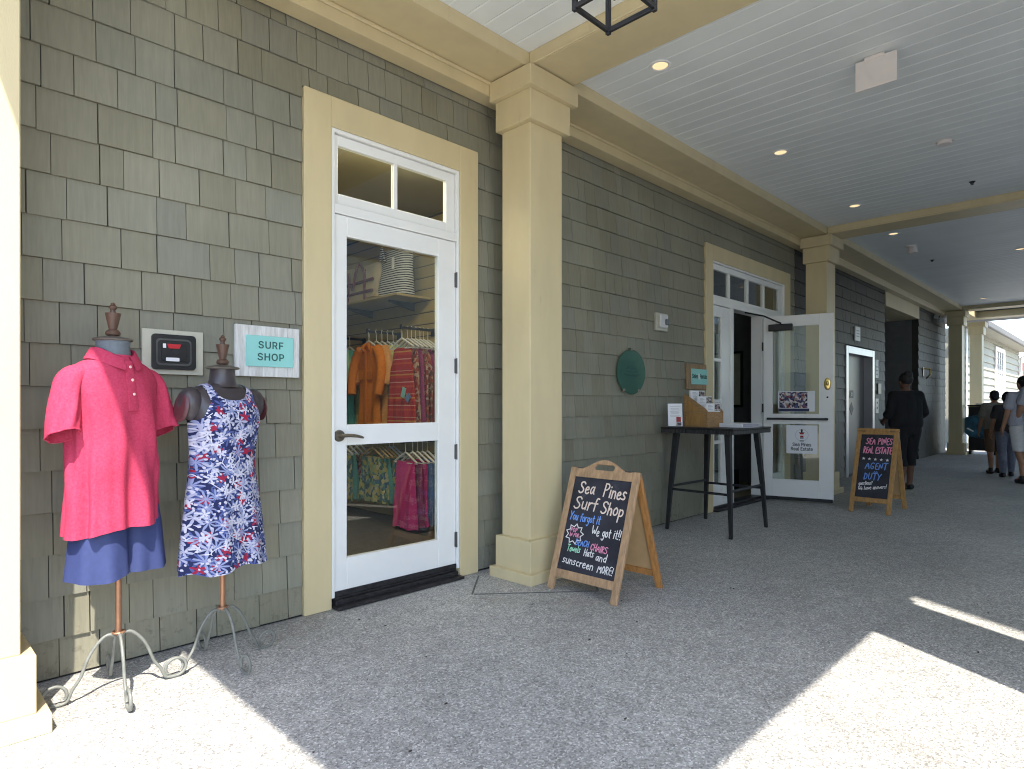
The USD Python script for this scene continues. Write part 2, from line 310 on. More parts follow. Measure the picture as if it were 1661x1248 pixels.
# tropical print of the dress: petals round scattered centres, worked out in the plane of the chest
def dress_print():
    ca, sa = math.cos(math.radians(12.7)), math.sin(math.radians(12.7))
    nd = {'g': ('geometry', {}), 'W_du': ('vector_math', {'math_type': 'dot_product', 'vector2': (ca, sa, 0)}), 'sx': ('separate_xyz', {}), 'uv': ('combine_xyz', {}),
          'W_dn': ('noise_texture', {'scale': 26, 'detail': 2}), 'W_dm': ('vector_math', {'math_type': 'multiply_add', 'vector2': (.009, .009, 0)})}
    lk = [('g.position', 'W_du.vector1'), ('g.position', 'sx.vector'), ('W_du.value', 'uv.x'), ('sx.z', 'uv.y'), ('uv.vector', 'W_dn.vector'), ('W_dn.color', 'W_dm.vector1'), ('uv.vector', 'W_dm.vector3')]
    base = None
    layers = [('c', 19, 7, .033, (.075, .10, .27), .50, .9), ('a', 21, 5, .024, (.30, .02, .05), .05, .7), ('g', 16, 9, .038, (.25, .28, .46), .30, .95), ('b', 17, 6, .037, (.36, .37, .50), .15, .96), ('f', 95, 3, .0042, (.50, .48, .56), -.08, .2), ('d', 24, 5, .025, (.54, .53, .62), -.08, .97)]
    prev = None
    for i, (k, sc, n, R, col, dens, sharp) in enumerate(layers):
        nd[k + 'o'] = ('vector_math', {'math_type': 'add', 'vector2': (i * 3.37, i * 1.91, 0)})
        nd[k + 'v'] = ('voronoi_texture', {'scale': sc, 'dimensions': '2D', 'feature': 'f1', 'randomness': .85})
        nd[k + 'd'] = ('vector_math', {'math_type': 'subtract'}); nd[k + 's'] = ('separate_xyz', {}); nd[k + 'c'] = ('separate_color', {})
        nd[k + 'l'] = ('vector_math', {'math_type': 'length'}); nd[k + 't'] = ('math', {'math_type': 'arctan2'})
        nd[k + 'r'] = ('math', {'math_type': 'multiply_add', 'value2': 6.28}); nd[k + 'm'] = ('math', {'math_type': 'multiply', 'value2': n / 2}); nd[k + 'q'] = ('math', {'math_type': 'cosine'})
        nd[k + 'A'] = ('math', {'math_type': 'absolute'}); nd[k + 'p'] = ('math', {'math_type': 'power', 'value2': 2.2}); nd[k + 'R'] = ('math', {'math_type': 'multiply_add', 'value2': R * sharp, 'value3': R * (1 - sharp) + .002})
        nd[k + 'k'] = ('math', {'math_type': 'less_than'}); nd[k + 'h'] = ('math', {'math_type': 'less_than', 'value2': dens + .25}); nd[k + 'z'] = ('math', {'math_type': 'multiply'})
        nd[k + 'x'] = ('mix', {'color2': col})
        lk += [('W_dm.vector', k + 'o.vector1'), (k + 'o.vector', k + 'v.vector'), (k + 'o.vector', k + 'd.vector1'), (k + 'v.position', k + 'd.vector2'), (k + 'd.vector', k + 's.vector'), (k + 'd.vector', k + 'l.vector1'),
               (k + 's.y', k + 't.value1'), (k + 's.x', k + 't.value2'), (k + 'v.color', k + 'c.color'), (k + 'c.r', k + 'r.value1'), (k + 't.value', k + 'r.value3'), (k + 'r.value', k + 'm.value1'), (k + 'm.value', k + 'q.value1'),
               (k + 'q.value', k + 'A.value1'), (k + 'A.value', k + 'p.value1'), (k + 'p.value', k + 'R.value1'), (k + 'l.value', k + 'k.value1'), (k + 'R.value', k + 'k.value2'), (k + 'c.g', k + 'h.value1'), (k + 'k.value', k + 'z.value1'), (k + 'h.value', k + 'z.value2'), (k + 'z.value', k + 'x.fac')]
        if prev: lk.append((prev, k + 'x.color1'))
        else: nd[k + 'x'][1]['color1'] = (.020, .026, .085)
        prev = k + 'x.color'
    nd['W_le'] = ('voronoi_texture', {'scale': 13, 'dimensions': '2D', 'feature': 'distance_to_edge'}); nd['W_lt'] = ('math', {'math_type': 'less_than', 'value2': .022}); nd['W_ln'] = ('noise_texture', {'scale': 9}); nd['W_lg'] = ('math', {'math_type': 'greater_than', 'value2': .52}); nd['W_lm'] = ('math', {'math_type': 'multiply'}); nd['W_lx'] = ('mix', {'color2': (.62, .60, .68)})
    lk += [('W_dm.vector', 'W_le.vector'), ('W_le.distance', 'W_lt.value1'), ('uv.vector', 'W_ln.vector'), ('W_ln.fac', 'W_lg.value1'), ('W_lt.value', 'W_lm.value1'), ('W_lg.value', 'W_lm.value2'), ('W_lm.value', 'W_lx.fac'), (prev, 'W_lx.color1')]; prev = 'W_lx.color'
    nd['p'] = ('principled_bsdf', {'roughness': .85, 'specular_ior_level': .2}); lk.append((prev, 'p.base_color'))
    mat('dress_cloth', nd, lk, 'p.BSDF')
dress_print()
# ================================================================ ground
g = trimesh.creation.box(extents=(500, 500, .2)); g.apply_translation((0, 0, -.1))
solo('ground', g, 'concrete', kind='structure')
def strip(p, q, w, z0=.0005, z1=.003):
    p = np.array(p); q = np.array(q); d = (q - p) / np.linalg.norm(q - p); n = np.array([-d[1], d[0]]) * w / 2
    v = np.array([[*(p + n), 0], [*(p - n), 0], [*(q - n), 0], [*(q + n), 0]]); lo = v.copy(); lo[:, 2] = z0; hi = v.copy(); hi[:, 2] = z1
    return trimesh.convex.convex_hull(np.vstack([lo, hi]))
solo('control_joint', cat(strip((2.735, -.415), (3.36, -.945), .012), strip((2.725, -.405), (3.05, -.11), .012), strip((3.37, -.94), (4.0, -.33), .012)), 'joint_dark', kind='structure')

# ================================================================ shingle walls
def ints(x0, x1, z0, z1, openings):
    """pieces (a, b, zlo) of the course z0..z1 that lie outside the openings"""
    segs = [(x0, x1, z0)]
    for ox0, ox1, oz in openings:
        out = []
        for a, b, zl in segs:
            if oz <= z0 + .004 or ox1 <= a or ox0 >= b: out.append((a, b, zl)); continue
            if a < ox0: out.append((a, ox0, zl))
            if oz < z1 - .02: out.append((max(a, ox0), min(b, ox1), oz))
            if b > ox1: out.append((ox1, b, zl))
        segs = out
    return [s for s in segs if s[1] - s[0] > .012]
SF = np.array([[0, 1, 2], [0, 2, 3], [4, 6, 5], [4, 7, 6], [0, 4, 5], [0, 5, 1], [1, 5, 6], [1, 6, 2], [2, 6, 7], [2, 7, 3], [3, 7, 4], [3, 4, 0]])
def shingle(a, b, z0, z1, t, tilt):
    zb = z0 + tilt; zc = z0 - tilt
    v = np.array([[a, -t, zb], [b, -t, zc], [b, -.004, z1 - .001], [a, -.004, z1 - .001], [a, -.0002, zb], [b, -.0002, zc], [b, -.0002, z1 - .001], [a, -.0002, z1 - .001]])
    return trimesh.Trimesh(v, SF, process=False)
COURSES = [.012] + [.182 + .1907 * k for k in range(18)]
def shingle_wall(label, x0, x1, openings, holes, seed, ztop=3.49, most=300, depth=.12, m='shingle', gaps=(.003, .0035, .0045, .006), th=(.0145, .0185)):
    r = random.Random(seed)
    t = Thing('shingle_wall', label, 'wall', (x0, 0, 0))
    bx = []; xs = sorted({x0, x1, *[v for h in holes for v in h[:2]]})
    for a, b in zip(xs[:-1], xs[1:]):
        top = [h[2] for h in holes if h[0] <= a and h[1] >= b]
        bx.append(box(a, b, 0, depth, top[0] if top else 0, 3.75))
    t.part('wall_backing', cat(*bx), 'wall_backing')
    for a, b, _ in ints(x0, x1, 0, .01, openings): t.part('base_strip', box(a, b, -.006, 0, .001, .012), 'black_paint')  # thin black strip draws the shadow line between wall foot and floor
    ps = []
    for i, z0 in enumerate(COURSES):
        z1 = COURSES[i + 1] if i + 1 < len(COURSES) else z0 + .1907
        z1 = min(z1, ztop + .02)
        if z0 > ztop: break
        for a, b, zl in ints(x0, x1, z0, z1, openings):
            x = a - r.uniform(0, .1)
            while x < b:
                w = r.choice([.10, .125, .14, .15, .16, .17, .19, .21, .24]) * r.uniform(.95, 1.05)
                p, q = max(x, a), min(x + w - r.choice(gaps), b)
                if b - q < .04: q = b - .001; w = 9
                if q - p > .02: ps.append(shingle(p, q, zl + (r.choice([0, 0, 0, 1]) * r.uniform(-.004, .004) + r.uniform(-.0015, .0015) if zl == z0 else 0), z1, r.uniform(*th), r.uniform(-.0012, .0012)))
                x += w
    ps.sort(key=lambda q_: q_.vertices[:, 0].mean())
    for q_ in ps[:most]: t.part('shingle', q_, m)
    if len(ps) > most: t.part('shingles', cat(*ps[most:]), m, kind='stuff')
    return t
D1 = (1.742, 3.118, 3.112); D2 = (6.604, 9.083, 3.096); EL = (11.55, 13.20, 2.26); AL = (13.95, 16.70, 3.49)
shingle_wall('grey-green shingle wall round the closed surf shop door, behind the two mannequins', -.35, 3.30, [D1], [(1.90, 2.96, 2.95)], 3)
shingle_wall('grey-green shingle wall with the green oval plate, between the first two free columns', 3.30, 9.30, [D2], [(6.75, 8.95, 2.95)], 4, gaps=(.0012, .0016, .002, .003), th=(.0155, .0185))
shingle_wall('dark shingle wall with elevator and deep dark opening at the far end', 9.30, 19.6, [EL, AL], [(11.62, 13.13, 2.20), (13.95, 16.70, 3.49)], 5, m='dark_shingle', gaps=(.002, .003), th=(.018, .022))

# ================================================================ columns
def make_column(label, x0):
    t = Thing('column', label, 'column', (x0, -.48, 0), group='tan porch columns along the shop wall')
    W, D = .345, .28
    def blk(n, e, eb, z0, z1, b=.003): t.part(n, box(x0 - e, x0 + W + e, -.48 - e, -.48 + D + eb, z0, z1, b), 'trim_paint')
    blk('base_plinth', .085, .046, 0, .073); blk('base_block', .043, .025, .073, .293)
    blk('shaft', 0, 0, .293, 3.224, .004)
    blk('cap_band', .043, .025, 3.224, 3.435); blk('cap_block', .085, .046, 3.435, 3.575)
    return t
c1 = make_column('thick tan square column standing right of the surf shop door', 3.2)
dup(c1, (.03, -.48, 0), 'sunlit tan column cut off by the left picture edge beside the pink shirt')
dup(c1, (9.2, -.48, 0), 'tan column just beyond the open glass door, behind the second chalkboard')
dup(c1, (18.9, -.48, 0), 'shaded tan column far back where the shingle wall ends')
dup(c1, (21.8, -.48, 0), 'farthest tan column in front of the sunlit building')
# front row, only the one whose shadow falls into view
t = Thing('porch_pier', 'wide tan pier on the open side of the porch', 'pier', (2.92, -4.3, 0))
t.part('base_block', box(2.94, 3.59, -4.34, -3.99, 0, .293, .004), 'trim_paint'); t.part('shaft', box(2.98, 3.55, -4.3, -4.0, .293, 3.3, .004), 'trim_paint'); t.part('cap_block', box(2.94, 3.59, -4.34, -3.99, 3.3, 3.575, .004), 'trim_paint')
# building across the passage
t = Thing('opposite_building', 'cream three-storey building across the alley on the open side of the porch', 'building', (12, -7.5, 0))
t.part('wall', box(1.93, 24.0, -15, -7.5, 0, 10.4), 'opposite_wall'); t.part('cornice', box(1.93, 24.2, -15.2, -7.45, 10.4, 10.7), 'trim_paint')
for k in range(7):
    for z in (.9, 4.2, 7.3): t.part('window', box(3.0 + 3 * k, 4.4 + 3 * k, -7.5, -7.46, z, z + 1.7), 'far_glass')

# ================================================================ beams, ceiling, roof
def beam_thing(label, parts, base):
    t = Thing('ceiling_beam', label, 'beam', base)
    for n, b in parts: t.part(n, b, 'trim_paint')
bx = [-.02, 3.17, 9.17, 18.85, 20.9]; BW = .41
beam_thing('long tan box beam running along the top of the shingle wall',
    [('soffit_box', box(-.02, 21.31, -.50, -.152, 3.586, 3.76)), ('frieze_board', box(-.07, 19.6, -.15, -.018, 3.484, 3.76, .002)), ('moulding', box(-.07, 19.6, -.168, -.1505, 3.560, 3.5855, .006))], (-.07, -.15, 3.48))
beam_thing('long tan beam on the open side of the porch', [('soffit_box', box(-.02, 21.31, -4.46, -3.97, 3.586, 3.76))], (-.07, -4.41, 3.586))
names = ['tan cross beam at the left end of the porch', 'tan cross beam over the first thick column, beside the black lantern', 'tan cross beam over the second column, dividing the blue-grey ceiling',
         'shaded tan cross beam over the column at the wall end', 'last tan cross beam before the sunlit building']
for x, l in zip(bx, names):
    beam_thing(l, [('beam_box', box(x, x + BW, -3.968, -.502, 3.586, 3.755, .003)), ('edge_bead', cat(box(x + BW, x + BW + .014, -3.968, -.502, 3.588, 3.603, .004), box(x - .014, x, -3.968, -.502, 3.588, 3.603, .004)))], (x, -2.2, 3.586))
ceil = Thing('ceiling', None, None, (0, -2.2, 3.68), kind='structure')
ceil.part('roof_deck', box(-.015, 19.3, -4.45, 2.4, 3.77, 4.05), 'roof_skin'); ceil.part('roof_deck', box(20.5, 23.6, -4.40, 2.4, 3.77, 4.05), 'roof_skin')
ceil.part('deck_board', box(.40, 19.2, -3.96, -.505, 3.702, 3.74), 'ceiling_backing')
def plank(x0, x1):
    c, d = .009, .003
    pr = [(x0 + c, 3.68), (x1 - c, 3.68), (x1 - .0002, 3.68 + d), (x1 - .0002, 3.700), (x0 + .0002, 3.700), (x0 + .0002, 3.68 + d)]
    v = np.array([[x, y, z] for y in (-3.968, -.502) for x, z in pr]); n = 6
    F = [[0, i, i + 1] for i in range(1, n - 1)] + [[n, n + i + 1, n + i] for i in range(1, n - 1)] + [f for i in range(n) for f in ([i, n + i, (i + 1) % n], [(i + 1) % n, n + i, n + (i + 1) % n])]
    m = trimesh.Trimesh(v, F, process=False)
    return m
for a, b in ((.392, 3.168), (3.582, 9.168), (9.582, 18.848)):
    x = 3.607 + .146 * math.floor((a - 3.607) / .146)
    while x < b:
        p, q = max(x, a), min(x + .146, b)
        if q - p > .03: ceil.part('plank', plank(p, q), 'ceiling_paint')
        x += .146

# recessed lamps
def lamp(x, y):
    t = Thing('recessed_light', None, 'light', (x, y, 3.68), group='recessed ceiling lights')
    t.part('trim_ring', lathe([(.056, -.0005), (.056, -.004), (.064, -.008), (.076, -.006), (.080, -.0005)], (x, y, 3.68), 28), 'white_paint', smooth=40)
    t.part('bulb', lathe([(.0, -.0035), (.03, -.0032), (.055, -.001)], (x, y, 3.68), 24), 'lamp_glow')
    return t
LL = [(3.948, -1.06, 'lit recessed ceiling light nearest the black lantern'), (6.121, -1.06, 'lit recessed light in the middle of the second ceiling bay'), (8.402, -1.06, 'lit recessed light just before the second cross beam'),
      (10.157, -1.06, 'small lit recessed light just beyond the second cross beam'), (12.551, -2.235, 'recessed light cut by the right picture edge in the dark far ceiling'), (17.77, -1.06, 'tiny lit recessed light before the far cross beam')]
l0 = lamp(*LL[0][:2]); setdata(l0.prim, label=LL[0][2])
for x, y, l in LL[1:]: dup(l0, (x, y, 3.68), l)
def puck(x, y, r, h, m, name, label, c):
    t = Thing(name, label, c, (x, y, 3.68)); t.part('body', lathe([(0, -h), (r * .8, -h), (r, -h * .6), (r, -.0005)], (x, y, 3.68), 24), m, smooth=40)
    t.part('rim', lathe([(r, -.0005), (r + .006, -.004), (r + .012, -.0005)], (x, y, 3.68), 24), m); return t
puck(6.942, -2.238, .065, .028, 'sign_white', 'smoke_detector', 'pale round disc detector on the grey ceiling, right of the middle lamp', 'detector')
t = puck(8.402, -2.232, .020, .022, 'black_paint', 'sprinkler_head', 'small dark sprinkler head before the second cross beam', 'sprinkler'); t.part('deflector', lathe([(0, -.034), (.015, -.033), (.015, -.031), (.004, -.030), (.004, -.022)], (8.402, -2.232, 3.68), 12), 'black_paint')
t = puck(12.468, -1.085, .022, .022, 'black_paint', 'sprinkler_head', 'small dark sprinkler head in the far ceiling bay', 'sprinkler'); t.part('deflector', lathe([(0, -.034), (.015, -.033), (.015, -.031), (.004, -.030), (.004, -.022)], (12.468, -1.085, 3.68), 12), 'black_paint')
t = Thing('ceiling_spotlight', 'white swivel spotlight on the far ceiling beyond the second beam', 'spotlight', (11.124, -1.062, 3.68))
t.part('base', lathe([(0, -.02), (.07, -.02), (.075, -.0005)], (11.124, -1.062, 3.68), 20), 'sign_white'); t.part('head', lathe([(0, 0), (.06, 0), (.07, -.09), (.055, -.09), (.05, -.02)], (11.16, -1.08, 3.66), 20), 'sign_white', smooth=40)
# hanging sign panel
t = Thing('hanging_sign', 'blank white square sign panel hung from the grey ceiling', 'sign', (4.88, -2.2, 3.68))
t.part('panel', box(4.868, 4.89, -2.335, -2.075, 3.455, 3.662, .004), 'sign_white'); t.part('mount', box(4.862, 4.94, -2.26, -2.13, 3.645, 3.679, .006), 'sign_white')
# lantern
def lantern():
    cx, cy, z0, s, h = 1.785, -2.2, 2.605, .097, .42
    t = Thing('hanging_lantern', 'black square metal lantern hanging at the top picture edge', 'lantern', (cx, cy, 3.68))
    r = .0085
    bars = []
    for sx, sy in ((-1, -1), (-1, 1), (1, -1), (1, 1)): t.part('corner_post', box(cx + sx * s - r, cx + sx * s + r, cy + sy * s - r, cy + sy * s + r, z0 - .006, z0 + h, .002), 'dark_metal')
    for z in (z0, z0 + h):
        for k in (-1, 1):
            t.part('frame_bar', box(cx - s + r, cx + s - r, cy + k * s - r * .9, cy + k * s + r * .9, z, z + .016, .002), 'dark_metal')
            t.part('frame_bar', box(cx + k * s - r * .9, cx + k * s + r * .9, cy - s + r, cy + s - r, z, z + .016, .002), 'dark_metal')
    t.part('roof_cap', lathe([(s * 1.5, h), (s * 1.5, h + .01), (.05, h + .12), (.02, h + .14), (.02, 3.68 - z0)], (cx, cy, z0), 4), 'dark_metal')
    cl = t.part('candle_cluster', lathe([(0, .235), (.006, .24), (.004, .262), (.022, .285), (.026, .30), (.024, .312), (.008, .322), (.008, h + .2)], (cx, cy, z0 - .205), 20), 'dark_metal', smooth=40)
    for k in range(3):
        a = k * 2.094 + .5
        t.part('bulb', lathe([(0, .0), (.011, .012), (.009, .04), (.003, .06)], (cx + .04 * math.cos(a), cy + .04 * math.sin(a), z0 + .16), 12), 'hanger_white', parent=None, smooth=60)
        t.part('candle_sleeve', lathe([(.01, 0), (.01, .07), (.0, .07)], (cx + .04 * math.cos(a), cy + .04 * math.sin(a), z0 + .09), 12), 'dark_metal')
    return t
lantern()

t = Thing('neighbour_building', 'tan two-storey building across the plaza to the left', 'building', (-16, -6, 0))
t.part('wall', box(-22, -16, -16, 10, 0, 6.2), 'far_siding'); t.part('roof', box(-22.4, -15.6, -16.4, 10.4, 6.2, 6.6), 'roof_skin')
for y in range(-14, 9, 3): t.part('window', box(-16.0, -15.97, y, y + 1.3, 1.0, 2.8), 'far_glass')
# ================================================================ surf shop door
def ring(x0, x1, z0, z1, a0, a1, b0, b1, y0, y1, bev=.003):
    """a frame (outer x0..x1, z0..z1; hole a0..a1, b0..b1) as four boxes butted together"""
    return cat(box(x0, a0, y0, y1, z0, z1, bev), box(a1, x1, y0, y1, z0, z1, bev), *( [box(a0, a1, y0, y1, b1, z1, bev)] if z1 > b1 else []), *([box(a0, a1, y0, y1, z0, b0, bev)] if b0 > z0 else []))
t = Thing('shop_entrance', 'white glazed surf shop door with transom and wide tan casing', 'door', (1.745, 0, 0))
t.part('casing', cat(box(1.745, 1.922, -.036, .02, 0.003, 3.108, .004), box(2.939, 3.115, -.036, .02, 0.003, 3.108, .004), box(1.922, 2.939, -.036, .02, 2.924, 3.108, .004)), 'trim_paint')
t.part('jamb', cat(box(1.924, 1.945, -.03, .12, .066, 2.922, .002), box(2.916, 2.937, -.03, .12, .066, 2.922, .002), box(1.945, 2.916, -.03, .12, 2.900, 2.922, .002), box(1.945, 2.916, -.026, .12, 2.412, 2.470, .003)), 'white_paint')
ts = t.part('transom_sash', ring(1.948, 2.913, 2.473, 2.897, 1.981, 2.836, 2.538, 2.836, -.005, .035), 'white_paint')
t.part('muntin', box(2.392, 2.420, -.003, .033, 2.538, 2.836, .002), 'white_paint', parent=ts)
t.part('pane', box(1.981, 2.392, .012, .018, 2.538, 2.836), 'pane_glass', parent=ts); t.part('pane', box(2.420, 2.836, .012, .018, 2.538, 2.836), 'pane_glass', parent=ts)
lf = t.part('door_leaf', cat(box(1.948, 2.038, -.012, .034, .068, 2.409, .003), box(2.760, 2.913, -.012, .034, .068, 2.409, .003), box(2.038, 2.760, -.012, .034, 2.284, 2.409, .003), box(2.038, 2.760, -.012, .034, .99, 1.117, .003), box(2.038, 2.760, -.012, .034, .068, .292, .003)), 'white_paint')
t.part('upper_pane', box(2.038, 2.760, .008, .014, 1.117, 2.284), 'pane_glass', parent=lf); t.part('lower_pane', box(2.038, 2.760, .008, .014, .292, .99), 'pane_glass', parent=lf)
for z in (.273, .903, 1.519, 2.136): t.part('hinge', cat(box(2.903, 2.9145, -.022, -.012, z - .052, z + .052, .002), tube([(2.9145, -.024, z - .055), (2.9145, -.024, z + .055)], .007)), 'hinge_metal', parent=lf)
hd = t.part('handle', cat(tube([(1.983, -.012, 1.05), (1.983, -.024, 1.05)], [.037, .034], 24), tube([(1.983, -.024, 1.05), (1.983, -.062, 1.05)], .012, 12),
      tube(smooth_pts([(1.975, -.06, 1.05), (2.03, -.064, 1.052), (2.08, -.066, 1.046), (2.125, -.06, 1.035)], 14), [.011] * 8 + [.010, .010, .009, .009, .008, .006], 10)), 'handle_metal', smooth=40, parent=lf)
t.part('threshold', cat(box(1.93, 2.93, -.10, .12, .002, .022, .006), box(1.946, 2.915, -.045, .12, .022, .050, .004), box(1.946, 2.915, -.02, .10, .050, .066, .003)), 'threshold_metal')
t.part('door_sweep', box(1.948, 2.913, -.022, -.0125, .069, .10, .002), 'threshold_metal')

# ---------------------------------------------------------------- shop room behind the glass
room = Thing('shop_room', 'shop room seen through the surf shop door', 'room', (2.5, 1.8, 0))
room.part('floor', box(.6, 4.0, .122, 4.2, .0015, .006), 'shop_floor'); room.part('back_wall', box(.6, 4.0, 4.2, 4.25, 0, 3.2), 'shop_paint'); room.part('left_wall', box(.55, .6, .122, 4.2, 0, 3.2), 'shop_paint')
room.part('shop_ceiling', box(.55, 4.1, .122, 4.25, 3.2, 3.25), 'shop_paint'); room.part('wall_core', box(4.02, 4.1, .122, 4.2, 0, 3.2), 'wall_backing')
for k in range(26): room.part('slat_board', box(4.0, 4.018, .13, 4.198, .01 + k * .122, .01 + k * .122 + .113, .004), 'slatwall')
t = Thing('shop_ceiling_light', 'ceiling light inside the surf shop', 'light', (2.3, .5, 3.2))
t.part('housing', box(1.5, 3.3, .22, .62, 3.17, 3.199, .004), 'white_paint'); t.part('diffuser', box(1.51, 3.29, .23, .61, 3.10, 3.1695), 'shop_lamp')
t = Thing('wall_shelf', 'slat wall shelf carrying bags inside the surf shop', 'shelf', (4.0, 2.5, 2.32))
t.part('board', box(3.57, 3.998, 1.66, 3.9, 2.322, 2.345, .003), 'slatwall')
for y in (1.95, 2.75, 3.5): t.part('bracket', cat(box(3.68, 3.995, y - .012, y + .012, 2.295, 2.3205), trimesh.convex.convex_hull(np.array([[3.995, y + s * .01, 2.295] for s in (-1, 1)] + [[3.70, y + s * .01, 2.295] for s in (-1, 1)] + [[3.995, y + s * .01, 2.235] for s in (-1, 1)]))), 'black_paint')
def bag(x, y0, y1, z0, h, dx, bulge, seed):
    n, k = 9, 28; V = []
    for i in range(n):
        s = i / (n - 1); w = (y1 - y0) / 2 * (1 + .05 * math.sin(3 * s)); yc = (y0 + y1) / 2 + .01 * math.sin(5 * s + seed)
        a = np.arange(k) * 2 * np.pi / k; ca, sa = np.cos(a), np.sin(a)
        px_ = np.sign(ca) * np.abs(ca) ** .5 * w; py_ = np.sign(sa) * np.abs(sa) ** .6 * dx * (1.1 - .6 * s) + .012 * np.sin(3 * a + seed + 4 * s)
        V.append(np.stack([x + py_, yc + px_, np.full(k, z0 + h * s) + .01 * np.sin(2 * a + seed) * s], -1))
    return grid(np.array(V), cap=True)
t = Thing('tote_bag', 'navy and white striped tote bag on the shop shelf', 'bag', (3.76, 1.95, 2.346))
t.part('body', bag(3.76, 1.70, 2.16, 2.347, .50, .10, 0, 1), 'stripe_navy', smooth=50); t.part('handle', tube(smooth_pts([(3.68, 2.02, 2.72), (3.665, 2.05, 2.84), (3.69, 2.10, 2.88), (3.70, 2.14, 2.75)], 16), .012), 'stripe_navy'); t.part('price_tag', box(3.664, 3.668, 1.84, 1.88, 2.62, 2.74), 'paper')
t = Thing('tote_bag', 'cream canvas tote bag with maroon straps on the shop shelf', 'bag', (3.76, 2.55, 2.346))
t.part('body', bag(3.78, 2.20, 2.98, 2.347, .42, .10, 0, 2), 'canvas', smooth=50)
t.part('strap', cat(*[tube([(3.675, y, 2.35), (3.68, y + .01, 2.70)], .014, 6) for y in (2.4, 2.72)], tube([(3.68, 2.25, 2.58), (3.68, 2.9, 2.56)], .016, 6), tube([(3.672, 2.25, 2.46), (3.672, 2.9, 2.45)], .016, 6), tube(smooth_pts([(3.675, 2.42, 2.68), (3.65, 2.47, 2.76), (3.64, 2.55, 2.6), (3.655, 2.62, 2.5)], 16), .014, 6)), 'maroon')
t = Thing('straw_hat', 'pale straw hat lying at the front of the shop shelf', 'hat', (3.66, 2.2, 2.346))
t.part('brim', lathe([(.0, .003), (.13, .003), (.15, .02), (.145, .024), (.09, .01)], (3.72, 2.16, 2.346), 28), 'straw', smooth=50); t.part('crown', lathe([(.085, .006), (.08, .06), (.06, .075), (0, .078)], (3.72, 2.16, 2.346), 24), 'straw', smooth=50)
def rail(y, z, label):
    t = room; t.part('display_arm', box(3.60, 3.995, y - .012, y + .012, z - .012, z + .012, .003), 'black_paint'); t.part('arm_stop', box(3.59, 3.60, y - .018, y + .018, z - .015, z + .03, .003), 'black_paint'); t.part('arm_plate', box(3.985, 3.999, y - .03, y + .03, z - .06, z + .02, .003), 'black_paint')
rail(1.62, 2.0, 'black display arm holding the red striped tops'); rail(2.22, 2.01, 'black display arm holding the orange shirts'); rail(2.92, 2.0, 'black display arm at the left of the shop door glass'); rail(1.56, .88, 'black display arm holding the pink skirts'); rail(2.16, .88, 'black display arm holding the floral skirts')
def hanger(x, yc, ztop, w, m='hanger_white'):
    hook = tube([(x, yc, ztop - .11), (x, yc, ztop - .03), (x, yc + .012, ztop + .005), (x, yc + .004, ztop + .022), (x, yc - .014, ztop + .012)], .003, 6)
    arms = tube(smooth_pts([(x, yc - w, ztop - .20), (x, yc - w * .55, ztop - .155), (x, yc - w * .15, ztop - .115), (x, yc, ztop - .105), (x, yc + w * .15, ztop - .115), (x, yc + w * .55, ztop - .155), (x, yc + w, ztop - .20)], 24), .010, 8)
    bar = tube([(x, yc - w * .95, ztop - .205), (x, yc + w * .95, ztop - .205)], .006, 6)
    return hook, cat(arms, bar)
def garment(x, yc, prof, depth, seed, n=26):
    """a hung garment: prof = [(z, half width)], a flattened tube with soft folds"""
    k = 36; V = []; zs = np.linspace(prof[0][0], prof[-1][0], n); hw = np.interp(-zs, [-p[0] for p in prof], [p[1] for p in prof])
    a = np.arange(k) * 2 * np.pi / k
    for z, w in zip(zs, hw):
        s = (prof[0][0] - z) / (prof[0][0] - prof[-1][0] + 1e-9)
        y = np.sign(np.cos(a)) * np.abs(np.cos(a)) ** .8 * w; d = np.sin(a) * depth * (.5 + .6 * s) + .014 * s * np.sin(y * 46 + seed * 1.7) + .008 * np.sin(y * 23 + z * 5 + seed)
        V.append(np.stack([x + d, yc + y, np.full(k, z) + .006 * np.sin(4 * a + seed)], -1))
    return grid(np.array(V), cap=False)
def hung(name, label, x, yc, ztop, prof, m, seed, hm='hanger_white', sleeves=None, depth=.02, extra=None, w=.2, group=None):
    t = Thing(name, label, 'clothing', (x, yc, ztop), group=group)
    hk, ar = hanger(x, yc, ztop, w, hm); t.part('hanger', cat(hk, ar), hm, smooth=50)
    t.part('cloth', garment(x, yc, prof, depth, seed), m, smooth=60)
    if sleeves:
        for s in (-1, 1):
            p = smooth_pts([(x, yc + s * .15, ztop - .19), (x - .01, yc + s * .235, ztop - .30), (x - .03, yc + s * .27, ztop - .48), (x - .05, yc + s * .25, ztop - sleeves)], 14)
            t.part('sleeve', tube(p, np.linspace(.055, .045, 14), 12), m, smooth=60)
    if extra: extra(t)
    return t
TOP = [(1.83, .08), (1.80, .17), (1.74, .21), (1.60, .20), (1.35, .205), (1.0, .22)]
def tag_(t): t.part('price_tag', cat(xf(box(-.002, .002, -.03, .03, -.05, .05), rot(20, (1, 0, 0), (3.585, 1.565, 1.36)))), 'teal_sign'); t.part('price_card', xf(box(-.002, .002, -.03, .03, -.04, .04), rot(40, (1, 0, 0), (3.59, 1.50, 1.31))), 'cloth_blue')
hung('striped_top', 'red and orange striped sleeveless top at the front of its shop arm', 3.62, 1.64, 2.0, [(1.80, .13), (1.77, .15), (1.66, .165), (1.60, .20), (1.3, .22), (1.0, .235)], 'stripe_red', 1, extra=tag_)
rr = random.Random(5); ORD = ['first', 'second', 'third', 'fourth', 'fifth', 'sixth']
